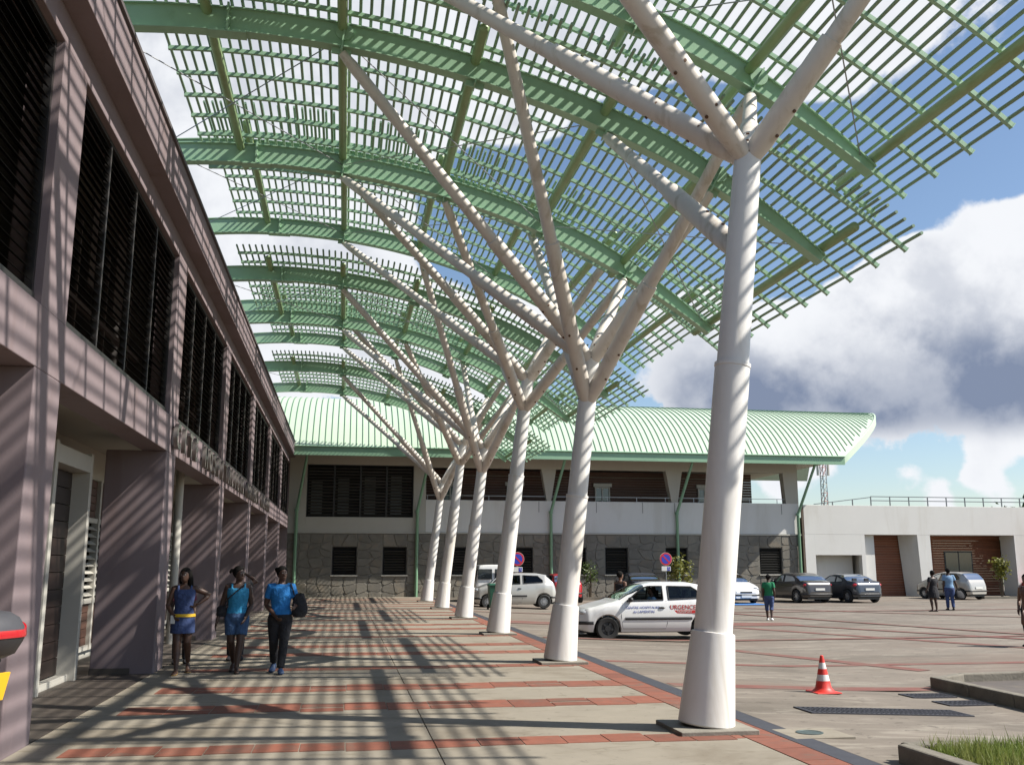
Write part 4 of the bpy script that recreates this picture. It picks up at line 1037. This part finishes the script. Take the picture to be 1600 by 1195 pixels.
    if 'bun' in hair: b.ball((-.036, .048, .040), (.024, .024, .024), 12, 8)
    if 'pony' in hair: b.tube([(-.025, .045, .03), (-.050, .055, .035), (-.066, .055, .018), (-.068, .05, .0)], [.014, .018, .014, .006], 10)
    cut = MB()
    b.xf(R @ Matrix.Translation((0, .004, 0)))
    # keep the face free: pull hair in front of the face back to the scalp
    Ri = R.inverted()
    for i, v in enumerate(b.v):
        l = Ri @ Vector(v)
        if l.z < .028 and l.y < -.012 and abs(l.x) < .06: l.y = -.012+(l.y+.012)*.08; b.v[i] = tuple(R @ l)
    hm = M['hair'] if hair_col == (.012, .010, .009) else mat('hair', hair_col, .7)
    remesh(sc(b).build('hair', hm, T, 60, False), vox*.9, 2)
    return T, H
M['eye'] = mat('eye_white', (.55, .52, .48), .3); M['hair'] = mat('black_hair', (.008, .007, .006), .85, spec=.15, bump=(160, .6, .004))
sk1 = mat('brown_skin', (.085, .043, .028), .5, noise=(12, .12, None)); sk2 = mat('deep_brown_skin', (.065, .034, .023), .5, noise=(12, .12, None)); sk3 = mat('warm_brown_skin', (.14, .070, .043), .5, noise=(12, .1, None))
denim = mat('blue_denim', (.045, .075, .19), .85, noise=(18, .25, None), bump=(13, .9, .03)); denim_lt = mat('mid_denim', (.05, .11, .23), .85, noise=(18, .25, None), bump=(13, .9, .03)); aqua = mat('turquoise_jersey', (.03, .26, .48), .85, noise=(10, .2, None), bump=(14, .9, .03)); cobalt = mat('cobalt_jersey', (.015, .18, .50), .85, noise=(10, .2, None), bump=(13, 1, .03))
blackc = mat('black_cloth', (.014, .014, .017), .9, bump=(13, 1, .03)); yel = mat('yellow_belt', (.75, .46, .02), .6); maroon = mat('maroon_cloth', (.13, .025, .045), .9); greenc = mat('green_tshirt', (.012, .17, .075), .9); whitec = mat('white_shoe', (.72, .72, .72), .6); paleblue = mat('pale_blue_shirt', (.20, .34, .52), .85, noise=(20, .3, None)); bluesh = mat('blue_shoe', (.02, .045, .11), .6); leather = mat('brown_leather', (.09, .04, .025), .55); sand = mat('tan_sandal', (.35, .22, .08), .6)
def bag(name, label, parentpos, size, m, strap=None, rz=0):
    T = thing(name, label, 'bag', parentpos, None, rz); w, d, h = size
    b = MB(); ell(b, [(0, 0, -h*.5, w*.20, d*.2), (0, 0, -h*.47, w*.36, d*.38), (0, 0, -h*.36, w*.47, d*.5), (.01, 0, -h*.12, w*.49, d*.5), (0, 0, h*.12, w*.43, d*.42), (-.01, 0, h*.32, w*.36, d*.28), (0, 0, h*.45, w*.28, d*.16), (0, 0, h*.5, w*.18, d*.08)], 20); b.build('bag_body', m, T, 40, False)
    if strap: MB().tube([Vector(p) for p in strap], .011, 7).build('strap', m, T, 40, False)
    return T
# three women walking towards the camera
w1 = onz(281, 1052); w2 = onz(366, 1050); w3 = onz(434, 1051)
person('person in denim dress with yellow belt, elbow out, leftmost of the three walking women', (w1.x, w1.y, .006), .10, 1.66, sk1,
       dict(el_l=(.235, .035, .735), wr_l=(.135, -.02, .655), sh_l=(.10, 0, .795), el_r=(-.150, .0, .635), wr_r=(-.085, -.11, .545), curl_l=1.2, curl_r=1.1, kn_l=(.050, -.030, .290), an_l=(.062, .115, .095), kn_r=(-.040, -.055, .28), an_r=(-.034, -.10, .045), turn=-.35, head=(-.006, -.016, .925)),
       dict(top=('tank', denim, .54, .79), bottom=('skirt', denim, .565, .375), bottom_name='skirt', belt=(yel, .545), feet=('flip', sand), top_name='bodice'), ('long',))
person('person in turquoise tank top and knee length denim shorts, middle of the three walking women', (w2.x, w2.y, .006), .05, 1.68, sk2,
       dict(el_r=(-.150, .02, .63), wr_r=(-.185, -.02, .475), el_l=(.130, .02, .63), wr_l=(.085, -.09, .515), kn_l=(.042, -.06, .285), an_l=(.020, -.09, .045), kn_r=(-.046, -.01, .29), an_r=(-.020, .11, .085), turn=.75, head=(.004, -.016, .928)),
       dict(top=('tank', aqua, .52, .79), bottom=('shorts', denim_lt, .56, .72), bottom_name='shorts', feet=('flip', blackc), top_name='tank_top'), ('pony',), girth=1.06)
person('person in cobalt blue T-shirt and black trousers, rightmost of the three walking women', (w3.x, w3.y, .006), 0, 1.68, sk1,
       dict(el_r=(-.140, .03, .635), wr_r=(-.040, -.11, .53), el_l=(.150, .02, .64), wr_l=(.140, -.08, .62), kn_l=(.046, -.06, .285), an_l=(.028, -.10, .045), kn_r=(-.052, -.01, .29), an_r=(-.050, .11, .085), turn=.45, curl_r=1.3, head=(.006, -.014, .928)),
       dict(top=('tee', cobalt, .52, .80), bottom=('trousers', blackc, .55, 2), feet=('shoe', bluesh), sleeve=.62, top_name='t_shirt'), ('bun',), girth=1.06)
bag('shoulder_bag', 'black shoulder bag hanging beside the person in the cobalt blue T-shirt', (w3.x+.30, w3.y-.02, 1.06), (.27, .16, .38), blackc, [(-.09, 0, .16), (-.13, -.03, .27), (-.155, 0, .345), (-.13, .05, .27), (-.06, .04, .16)], .3)
bag('crossbody_bag', 'small dark bag on a strap worn across the turquoise tank top', (w2.x-.24, w2.y-.03, .97), (.20, .09, .18), blackc, [(.03, -.03, .08), (.10, -.12, .20), (.22, -.145, .31), (.33, -.06, .41), (.34, .03, .415), (.22, .13, .28), (.06, .06, .08)], 0)
ph = thing('phone', 'small white phone held by the person in the denim dress', 'phone', (w1.x-.125, w1.y-.235, .855)); box('phone_body', M['plate_white'], ph, -.035, .035, -.006, .006, -.065, .065, world=False, bevel=.004)
q = onY(268, 965, 18.0)
person('person in maroon top standing in the shade behind the woman in the denim dress', (-2.78, 18.2, .006), .2, 1.52, sk2, dict(turn=.3), dict(top=('tee', maroon, .50, .80), bottom=('trousers', blackc, .55, 2), feet=('shoe', blackc)), ('short',), vox=.012)
person('person with one arm raised to the head, walking behind the woman in the turquoise top', (-1.90, 18.7, .006), .1, 1.64, sk2, dict(el_l=(.20, .0, .86), wr_l=(.08, .02, .93), sh_l=(.098, 0, .81), turn=.4), dict(top=('tee', blackc, .50, .80), bottom=('trousers', blackc, .55, 2), feet=('shoe', blackc)), ('short',), vox=.012)
# people in the lot
k_ = onz(1203, 969, LOTZ)
person('child in green T-shirt, jeans and white trainers walking across the lot', (k_.x, k_.y, LOTZ), 2.6, 1.52, sk2, dict(kn_l=(.06, -.06, .29), an_l=(.055, -.09, .045), kn_r=(-.05, .0, .285), an_r=(-.05, .09, .06), el_r=(-.13, .04, .63), wr_r=(-.12, -.02, .50)), dict(top=('tee', greenc, .50, .80), bottom=('trousers', denim, .55, 1.25), feet=('shoe', whitec), bust=False), ('pony',), vox=.012)
c1 = onz(1461, 955, LOTZ); c2 = onz(1486, 953, LOTZ)
person('person all in black walking away beside the man in the pale blue shirt', (c1.x, c1.y, LOTZ), pi+.2, 1.62, sk2, dict(kn_l=(.05, -.05, .28), an_l=(.04, -.03, .05), el_l=(.15, .0, .64), wr_l=(.19, -.02, .53)), dict(top=('tee', blackc, .42, .80), bottom=('skirt', blackc, .56, .33), feet=('flip', blackc)), ('short',), vox=.012, girth=1.15)
person('person in pale blue shirt and jeans carrying a dark holdall across the lot', (c2.x, c2.y, LOTZ), pi-.35, 1.70, sk2, dict(kn_l=(.05, -.05, .28), an_l=(.05, -.05, .05), an_r=(-.05, .06, .06), el_r=(-.16, -.01, .63), wr_r=(-.20, -.06, .49)), dict(top=('tee', paleblue, .48, .80), bottom=('trousers', denim, .55, 2), feet=('shoe', blackc), bust=False), ('short',), vox=.012, girth=1.1)
bag('holdall', 'dark holdall carried by the person in the pale blue shirt', (c2.x+.42, c2.y-.02, LOTZ+.62), (.62, .30, .34), blackc, [(-.15, 0, .14), (-.05, 0, .26), (.05, 0, .26), (.15, 0, .14)], .5)
c3 = onY(969, 905, 28.0)
person('person in dark strap top standing behind the white hatchback', (c3.x, 28.0, LOTZ), pi*.72, 1.66, sk3, dict(el_l=(.13, -.04, .64), wr_l=(.10, -.13, .60), turn=-.3), dict(top=('tank', blackc, .50, .78), bottom=('trousers', blackc, .55, 2), feet=('shoe', blackc)), ('short',), vox=.012)
c4 = onz(1613, 1010, LOTZ)
person('person in brown top with a brown bag, cut off by the right edge', (c4.x, c4.y, LOTZ), -1.2, 1.64, sk3, dict(el_r=(-.15, .03, .63), wr_r=(-.12, -.05, .50)), dict(top=('tank', leather, .50, .78), bottom=('trousers', blackc, .55, 2), feet=('shoe', blackc)), ('short',), vox=.012)
bag('brown_handbag', 'brown handbag at the right edge of the picture', (c4.x-.27, c4.y-.20, LOTZ+.66), (.26, .15, .34), leather, [(-.06, 0, .16), (.0, .02, .34), (.06, 0, .16)], .4)
# driver and passenger of the hatchback, seated
def sitter(label, u, s, m, skin):
    p = CL.matrix_basis @ Vector((cX(u), s*.36, -.02))
    return person(label, (p.x, p.y, p.z-.30), pi*1.5+.0, 1.62, skin, dict(hp_l=(.052, 0, .50), hp_r=(-.052, 0, .50), kn_l=(.06, -.20, .53), kn_r=(-.06, -.20, .53), an_l=(.06, -.27, .35), an_r=(-.06, -.27, .35), el_l=(.13, -.08, .66), el_r=(-.13, -.08, .66), wr_l=(.07, -.20, .70), wr_r=(-.07, -.20, .70)), dict(top=('tee', m, .50, .80), bottom=('trousers', blackc, .55, 2), feet=('shoe', blackc)), ('short',), vox=.012)
sitter('person in pale blue shirt seated nearest the open window of the white hatchback', 2.05, 1, paleblue, sk2)

# ------------------------------------------------------------------ street furniture
def lathe(b, prof, n=28, c=(0, 0, 0)):
    c = Vector(c); b.loft([[c+Vector((r*cos(2*pi*k/n), r*sin(2*pi*k/n), z)) for k in range(n)] for r, z in prof]); return b
cp = onz(1287, 1082, LOTZ*.65)
CN = thing('traffic_cone', 'red and white striped traffic cone standing alone in the lot', 'cone', (cp.x, cp.y, lotz(cp.x)-.003))
rc = mat('cone_red', (.62, .035, .022), .5, noise=(9, .12, None)); wc = mat('cone_white', (.62, .60, .58), .5)
def cr(z): return .122-(z-.03)*.205
b = MB(); b.box(-.19, .19, -.19, .19, 0, .022); b.build('base', rc, CN, None, False, bevel=.02)
lathe(MB(), [(.172, .021), (.150, .035), (cr(.05)+.012, .055), (cr(.075), .075), (cr(.17), .17)]).build('foot_band', rc, CN, 40, False)
for z0, z1, m, nm in ((.17, .255, wc, 'white_band'), (.255, .335, rc, 'red_band'), (.335, .42, wc, 'white_band'), (.42, .515, rc, 'tip')):
    lathe(MB(), [(cr(z0), z0), (cr(z1), z1)]+([(cr(z1)*.6, z1+.006)] if nm == 'tip' else [])).build(nm, m, CN, 40, False)
def grate(label, x0, x1, y0, y1):
    z = lotz((x0+x1)/2); T = thing('drain_grate', label, 'grate', ((x0+x1)/2, (y0+y1)/2, z), 'cast iron drain grates in the lot')
    dz0 = lotz(x0)-z; dz1 = lotz(x1)-z; w = (x1-x0)/2; d = (y1-y0)/2
    b = MB(); f = .03
    def zz(x): return dz0+(dz1-dz0)*(x+w)/(2*w)
    def bx(xa, xb, ya, yb, h=.012):
        b.add([(xa, ya, zz(xa)-.01), (xb, ya, zz(xb)-.01), (xb, yb, zz(xb)-.01), (xa, yb, zz(xa)-.01), (xa, ya, zz(xa)+h), (xb, ya, zz(xb)+h), (xb, yb, zz(xb)+h), (xa, yb, zz(xa)+h)], [(0, 3, 2, 1), (4, 5, 6, 7), (0, 1, 5, 4), (1, 2, 6, 5), (2, 3, 7, 6), (3, 0, 4, 7)])
    bx(-w, w, -d, -d+f); bx(-w, w, d-f, d); bx(-w, -w+f, -d+f, d-f); bx(w-f, w, -d+f, d-f); b.build('frame', M['drain'], T, None, False)
    b = MB(); bx(-w+f, w-f, -d+f, d-f, -.001); b.build('pit', M['void'], T, None, False)
    n = int(2*w/.065)
    for i in range(1, n):
        b = MB(); x = -w+2*w*i/n; bx(x-.014, x+.014, -d+f, d-f, .010); b.build('grate_bar', M['drain'], T, None, False)
    b = MB()
    for j in range(1, 4): y = -d+2*d*j/4; bx(-w+f, w-f, y-.008, y+.008, .006)
    b.build('cross_bars', M['drain'], T, None, False)
grate('long dark drain grate between the cone and the grass planter', 5.60, 7.75, 11.28, 11.78)
grate('short drain grate beside the tip of the concrete kerb', 8.02, 8.70, 13.02, 13.42)
grate('short drain grate halfway between the long grate and the kerb tip', 8.06, 8.75, 12.24, 12.66)
mp_ = onz(1265, 1147, lotz(5.2)); T = thing('manhole_cover', 'round green grey manhole cover beside the drain strip', 'manhole', (mp_.x, mp_.y, lotz(mp_.x)))
lathe(MB(), [(.14, -.01), (.14, .010), (.12, .012), (.115, .008), (.03, .009)], 28).build('ring', mat('worn_iron', (.10, .13, .12), .5, .5, noise=(20, .3, None)), T, 30, False)
box('surround', M['concrete'], T, -.30, .34, -.32, .26, -.03, .004, world=False)
# kerbed island on the right and the planter in the corner
kc = mat('kerb_concrete', (.20, .18, .145), .9, noise=(3, .35, None), bump=(25, .5, .015)); stain(kc, 1.5, (.09, .08, .06), .5, .75)
def kerb(name, label, pts, h, w, cat='kerb'):
    c = Vector((sum(p[0] for p in pts)/len(pts), sum(p[1] for p in pts)/len(pts), lotz(pts[0][0])))
    T = thing(name, label, cat, c)
    n = len(pts); 
    for i in range(n-1):
        p0, p1 = Vector((*pts[i], 0)), Vector((*pts[i+1], 0)); L_ = (p1-p0).length; m_ = max(1, int(L_/1.0))
        for j in range(m_):
            a = p0+(p1-p0)*(j/m_); d = p0+(p1-p0)*((j+1)/m_); u = (d-a).normalized()*.003
            z = lotz(a.x); MB().bar(Vector((a.x, a.y, z+h/2-.03))+u, Vector((d.x, d.y, z+h/2-.03))-u, w, h+.06).build('kerb_stone', kc, T, bevel=.02)
    return T
kerb('kerb_island', 'concrete kerb running off the right edge beside the short drain grates', [(9.02, 14.05), (8.92, 12.0), (8.80, 9.6)], .17, .16)
kerb('kerb_return', 'rear edge of the kerbed island beyond its concrete tip', [(9.10, 14.10), (9.8, 14.55), (14.5, 14.9)], .15, .15)
isl = MB(); isl.add([(9.09, 14.0, -.125), (8.89, 9.6, -.125), (14.5, 9.6, -.125), (14.5, 14.85, -.125), (9.8, 14.5, -.125)], [(0, 1, 2, 3, 4)]); structure(isl.build('island_surface', stain(mat('worn_asphalt', (.10, .085, .075), .9, noise=(3, .3, None)), 1.2, (.12, .10, .08), .5, .7)))
kerb('planter_kerb', 'concrete planter edge round the grass in the bottom right corner', [(5.02, 5.2), (4.99, 8.30), (9.0, 8.42)], .16, .16)
soil = MB(); soil.add([(5.08, 5.0, .05), (9.0, 5.0, .0), (9.0, 8.36, .0), (5.06, 8.24, .05)], [(0, 1, 2, 3)]); structure(soil.build('planter_soil', mat('soil', (.05, .04, .022), .95, noise=(6, .3, None))))
gv, gf = [], []
for i in range(15000):
    x = rng.uniform(5.08, 8.9); y = 8.27-abs(rng.normal(0, .9))
    if y < 6.2: continue
    patch = .55+.45*sin(x*3.1+1)*sin(y*2.3)
    h = rng.uniform(.05, .20)*(.7+.6*patch)*(1.35 if rng.random() < .06 else 1); a = rng.uniform(0, 2*pi); w = rng.uniform(.003, .006); l = rng.uniform(.02, .09); la = rng.uniform(0, 2*pi)
    n0 = len(gv); z = .035; c, s_ = cos(a)*w, sin(a)*w
    gv += [(x-c, y-s_, z), (x+c, y+s_, z), (x+c*.7+cos(la)*l*.35, y+s_*.7+sin(la)*l*.35, z+h*.6), (x-c*.7+cos(la)*l*.35, y-s_*.7+sin(la)*l*.35, z+h*.6), (x+cos(la)*l, y+sin(la)*l, z+h)]
    gf += [(n0, n0+1, n0+2, n0+3), (n0+3, n0+2, n0+4)]
gb = MB(); gb.v = gv; gb.f = gf
def leafmat(name, col, col2, tr=.35):
    m = mat(name, col, .55, noise=(3, .3, col2)); nt = m.node_tree; N = nt.nodes; L = nt.links; b = N['Principled BSDF']; o = [n for n in N if n.type == 'OUTPUT_MATERIAL'][0]
    t = N.new('ShaderNodeBsdfTranslucent'); mx = N.new('ShaderNodeMixShader'); mx.inputs[0].default_value = tr
    src = b.inputs['Base Color'].links[0].from_socket; L.new(src, t.inputs[0]); L.new(b.outputs[0], mx.inputs[1]); L.new(t.outputs[0], mx.inputs[2]); L.new(mx.outputs[0], o.inputs[0])
    return m
G = gb.build('grass', leafmat('grass_blades', (.12, .20, .02), (.26, .25, .09))); G['kind'] = 'stuff'; tag(G, 'bright green grass filling the planter in the bottom right corner', 'grass')

# signs
def nopark(label, x, y, hz):
    T = thing('no_parking_sign', label, 'sign', (x, y, lotz(x)), 'no parking signs by the stone wall')
    MB().tube([(0, 0, 0), (0, 0, hz+.22)], .03, 10).build('post', M['steel'], T, 40, False)
    sr = mat('sign_red', (.50, .02, .03), .4); sb = mat('sign_blue', (.03, .05, .42), .4)
    def disc(r, y0, y1, m, nm): MB().tube([(0, y0, hz), (0, y1, hz)], r, 32).build(nm, m, T, 40, False)
    disc(.325, -.035, -.05, M['plate_white'], 'sign_plate'); disc(.315, -.045, -.054, sr, 'red_ring'); disc(.235, -.050, -.058, sb, 'blue_face')
    MB().bar((-.155, -.060, hz+.155), (.155, -.060, hz-.155), .006, .065, (0, -1, 0)).build('slash', sr, T, None, False) if False else MB().add([(-.19, -.061, hz+.14), (-.14, -.061, hz+.19), (.19, -.061, hz-.14), (.14, -.061, hz-.19)], [(0, 1, 2, 3)]).build('red_slash', sr, T, None, False)
    MB().box(-.24, .24, -.05, -.036, hz-.60, hz-.37).build('lower_panel', M['plate_white'], T, None, False, bevel=.01)
    MB().box(.06, .21, -.056, -.049, hz-.575, hz-.395).build('blue_badge', sb, T, None, False)
    wch = MB(); wch.ball((.125, -.060, hz-.425), (.016, .004, .016), 10, 6); wch.bar((.125, -.060, hz-.445), (.125, -.060, hz-.50), .014, .006, (0, -1, 0)); wch.bar((.125, -.060, hz-.50), (.165, -.060, hz-.50), .014, .006, (0, -1, 0)); wch.bar((.165, -.060, hz-.50), (.18, -.060, hz-.545), .014, .006, (0, -1, 0)); wch.build('wheelchair_symbol', M['plate_white'], T, None, False)
s1 = onY(1040, 873, 47.6); nopark('no parking sign with wheelchair panel beside the leafy shrub', s1.x, 47.6, s1.z-lotz(20)); s2 = onY(805, 873, 45.5); nopark('no parking sign half hidden behind the fourth column', s2.x+.10, 45.5, s2.z-lotz(8))

# bin by the fourth column
bp_ = onz(770, 950, LOTZ*.5); T = thing('wheelie_bin', 'dark green wheelie bin behind the fourth column', 'bin', (5.95, 38.6, lotz(5.95)))
gb_ = mat('bin_green', (.012, .075, .045), .5)
b = MB(); b.loft([[Vector((sx*w, sy*d, z)) for sx, sy in ((-1, -1), (1, -1), (1, 1), (-1, 1))] for w, d, z in ((.20, .22, .06), (.25, .29, .92), (.26, .30, .94))]); b.build('body', gb_, T, None, False, bevel=.015)
b = MB(); b.loft([[Vector((sx*w, sy*d, z)) for sx, sy in ((-1, -1), (1, -1), (1, 1), (-1, 1))] for w, d, z in ((.27, .32, .942), (.27, .32, .97), (.20, .25, 1.02))]); b.build('lid', gb_, T, None, False, bevel=.01)
for s_ in (-1, 1): MB().tube([(s_*.20, .27, .10), (s_*.26, .27, .10)], .10, 18).build('wheel', M['tyre'], T, 40, False)
MB().tube([(-.24, .36, .93), (.24, .36, .93)], .016, 8).build('handle', gb_, T, 40, False)

# ------------------------------------------------------------------ planting
def leaves(n, centre, rad, size, seed, flat=.5, clump=8, stretch=1.9):
    r = np.random.default_rng(seed); cs = []
    while len(cs) < clump:
        p = r.uniform(-1, 1, 3)
        if (p**2).sum() <= 1: cs.append(p*np.array(rad)*.8)
    b = MB(); v = []; f = []
    for i in range(n):
        c = cs[r.integers(clump)]; p = np.array(centre)+c+r.normal(0, 1, 3)*np.array(rad)*.24
        nrm = r.normal(0, 1, 3); nrm[2] = abs(nrm[2])+flat; nrm /= np.linalg.norm(nrm); t = np.cross(nrm, r.normal(0, 1, 3)); t /= np.linalg.norm(t); q = np.cross(nrm, t)
        s = size*r.uniform(.6, 1.3); a, c2 = t*s*stretch*.5, q*s*.5; n0 = len(v)
        v += [tuple(p-a), tuple(p-c2*.9+a*.1), tuple(p+a), tuple(p+c2*.9+a*.1)]; f += [(n0, n0+1, n0+2, n0+3)]
    b.v = v; b.f = f; return b
LF1 = leafmat('shrub_leaf', (.10, .135, .03), (.05, .09, .025)); LF2 = leafmat('yellow_leaf', (.22, .20, .035), (.12, .15, .03)); LF3 = leafmat('dark_leaf', (.035, .06, .02), (.02, .04, .015)); bark = mat('bark', (.12, .09, .06), .9, noise=(20, .4, None))
def shrub(name, label, x, y, h, r, n, m, seed, size=.11, trunk_h=.5, cat='shrub'):
    T = thing(name, label, cat, (x, y, lotz(x)))
    rr = np.random.default_rng(seed); b = MB()
    for i in range(6 if cat == 'shrub' else 4):
        a = rr.uniform(0, 2*pi); e = (r*.7*cos(a)*rr.uniform(.3, 1), r*.7*sin(a)*rr.uniform(.3, 1), h*rr.uniform(.7, .95)); s0 = (.05*cos(a), .05*sin(a), 0)
        b.tube([s0, (s0[0]*.5+e[0]*.25, s0[1]*.5+e[1]*.25, h*trunk_h*.8), e], [.022, .016, .006], 6)
    if cat != 'shrub': b.tube([(0, 0, 0), (.02, 0, h*.35), (.0, .03, h*.75)], [.06, .05, .02], 8)
    b.build('trunk' if cat != 'shrub' else 'stems', bark, T, 40, False)
    leaves(n, (0, 0, h*(.62 if cat == 'shrub' else .70)), (r, r, h*(.40 if cat == 'shrub' else .30)), size, seed, clump=14).build('crown', m, T, None, False)
    return T
a_ = onY(922, 930, 51.4); shrub('leafy_shrub', 'tall thin leafy shrub beside the red car at the stone wall', a_.x, 51.4, 2.1, .42, 240, LF1, 3, .10)
a_ = onY(1062, 930, 51.2); shrub('leafy_shrub', 'yellow green bushy shrub behind the no parking sign at the stone wall', a_.x, 51.2, 2.2, .72, 460, LF2, 4, .11)
a_ = onY(1566, 930, 50.6); shrub('young_tree', 'young yellow leaved tree before the timber wall at the right', a_.x, 50.6, 2.3, .5, 420, LF2, 5, .12, cat='tree')
for i, (px, d, h, r) in enumerate(((1575, 95, 7.5, 3.2), (1590, 80, 6.0, 2.6), (1625, 90, 8.5, 3.6))):
    a_ = onY(px, 900, d); T = thing('broad_tree', ['dark green tree seen through the gap at the right, behind the white building', 'smaller dark green tree in the gap at the right', 'tall dark green tree beyond the right edge of the white building'][i], 'tree', (a_.x, d, -.25), 'trees beyond the white building')
    b = MB(); b.tube([(0, 0, 0), (.1, 0, h*.3), (0, .1, h*.7)], [.22, .18, .08], 8)
    for q in range(5): an = q*1.3; b.tube([(.05, 0, h*.35), (r*.6*cos(an), r*.6*sin(an), h*.7)], [.1, .04], 6)
    b.build('trunk', bark, T, 40, False); leaves(2600, (0, 0, h*.62), (r, r, h*.36), .42, 20+i, clump=26).build('crown', LF3, T, None, False)
box('planting_kerb', kc, LOT, 34.6, 41.5, 48.6, 48.78, LOTZ-.05, LOTZ+.12) ; box('planting_kerb', kc, LOT, 4.8, 16.2, 50.4, 50.55, -.2, .0)

# ------------------------------------------------------------------ motorcycle at the left edge
mc_ = Vector((-2.24, 6.62, 0)); MT = thing('motorcycle', 'motorcycle with grey top case, red reflector and yellow number plate at the left edge', 'motorcycle', mc_, None, atan2(.42, -.90))
# local x is forward, rear faces the camera
cg = mat('case_grey', (.055, .055, .062), .5, noise=(14, .2, None)); ck = mat('case_black', (.02, .02, .022), .45)
def rr_box(b, cx, cyy, w, d, z, n=24, e=3.2):
    return [Vector((cx+math.copysign(abs(cos(t))**(2/e), cos(t))*w, cyy+math.copysign(abs(sin(t))**(2/e), sin(t))*d, z)) for t in [2*pi*i/n for i in range(n)]]
b = MB(); b.loft([rr_box(b, -.02, 0, .13, .15, 1.145), rr_box(b, -.02, 0, .18, .20, 1.17), rr_box(b, -.02, 0, .215, .235, 1.245), rr_box(b, -.02, 0, .222, .245, 1.275)]); b.build('case_bottom', ck, MT, 40, False)
b = MB(); b.loft([rr_box(b, -.02, 0, .222, .245, 1.276), rr_box(b, -.02, 0, .218, .24, 1.33), rr_box(b, -.01, 0, .195, .215, 1.39), rr_box(b, 0, 0, .15, .17, 1.425), rr_box(b, 0, 0, .09, .10, 1.437)]); b.build('case_lid', cg, MT, 40, False)
ref = MB(); rings = []
def sq(t, w, d, z, e=3.2, cx=-.02): return Vector((cx+math.copysign(abs(cos(t))**(2/e), cos(t))*w, math.copysign(abs(sin(t))**(2/e), sin(t))*d, z))
T_ = [pi*.42+(pi*1.16)*i/36 for i in range(37)]
for t in T_:
    k_ = abs(t-pi)/(pi*.58); hi = 1.318+.075*max(0, (k_-.30)/.70)
    rings.append([sq(t, .226, .249, 1.272), sq(t, .229, .252, 1.285), sq(t, .226, .248, hi), sq(t, .215, .235, hi)])
ref.loft(rings, caps=True); ref.build('red_reflector', M['red_lens'], MT, 50, False)
MB().tube([(-.02, 0, 1.434), (-.02, 0, 1.441)], .055, 20).build('white_disc', M['plate_white'], MT, 40, False)  # small flat white disc on top of the case lid
b = MB(); b.tube([(.02, -.09, 1.13), (-.12, -.09, 1.13)], .012, 8); b.tube([(.02, .09, 1.13), (-.12, .09, 1.13)], .012, 8); b.tube([(.1, -.09, .92), (.02, -.09, 1.13)], .012, 8); b.tube([(.1, .09, .92), (.02, .09, 1.13)], .012, 8); b.build('luggage_rack', M['trim'], MT, 40, False)
b = MB(); b.tube([(.0, 0, .98), (.25, 0, .95), (.7, 0, .88), (1.0, 0, .9)], [(.09, .06), (.13, .09), (.15, .08), (.10, .06)], 14, ref=(0, 1, 0)); b.build('seat', M['seat'], MT, 40, False)
b = MB(); b.tube([(.95, 0, .92), (1.15, 0, 1.02), (1.45, 0, .98)], [(.12, .09), (.17, .15), (.09, .08)], 16, ref=(0, 1, 0)); b.build('tank', paint('bike_red', (.3, .02, .02)), MT, 40, False)
b = MB(); b.tube([(-.02, 0, .95), (-.10, 0, .80), (-.15, 0, .62)], [(.07, .015), (.09, .012), (.09, .01)], 10, ref=(0, 1, 0)); b.build('rear_mudguard', M['trim'], MT, 40, False)
pl = Matrix.Translation((-.17, 0, .98)) @ Matrix.Rotation(radians(-14), 4, 'Y')
npm = MB().box(-.006, .006, -.105, .105, -.085, .085, pl).build('number_plate', M['plate_yellow'], MT, None, False)
for i, (t_, zz) in enumerate((('972', .038), ('LMT', -.038))) if False else []: pass
MB().ball((-.10, 0, 1.085), (.04, .08, .03), 14, 8).build('tail_light', M['red_lens'], MT, 50, False)
for xx, nm in ((.22, 'rear_wheel'), (1.62, 'front_wheel')):
    b = MB(); n = 32; b.loft([[Vector((xx+(.25+.055*cos(p))*cos(2*pi*i/n), .06*sin(p), .31+(.25+.055*cos(p))*sin(2*pi*i/n))) for p in [2*pi*j/10 for j in range(10)]] for i in range(n+1)], caps=False)
    w = b.build(nm, M['tyre'], MT, 50, False)
    h = MB().tube([(xx, -.05, .31), (xx, .05, .31)], .05, 14)
    for i in range(6): a = pi*i/3; h.bar((xx, 0, .31), (xx+.22*cos(a), 0, .31+.22*sin(a)), .03, .02)
    h.build('rim', M['rim'], w, None, False)
b = MB().box(.45, 1.05, -.14, .14, .32, .78); b.build('engine', M['steel'], MT, None, False, bevel=.03)
b = MB()
for s_ in (-1, 1): b.tube([(1.62, s_*.09, .31), (1.38, s_*.09, 1.0)], .025, 8); b.tube([(.22, s_*.08, .31), (.6, s_*.08, .45)], .02, 8)
b.tube([(1.36, -.36, 1.08), (1.42, -.18, 1.10), (1.42, .18, 1.10), (1.36, .36, 1.08)], .014, 8); b.build('forks', M['steel'], MT, 40, False)
MB().ball((1.62, 0, .92), (.09, .10, .10), 14, 10).build('headlight', M['clear_lens'], MT, 50, False)
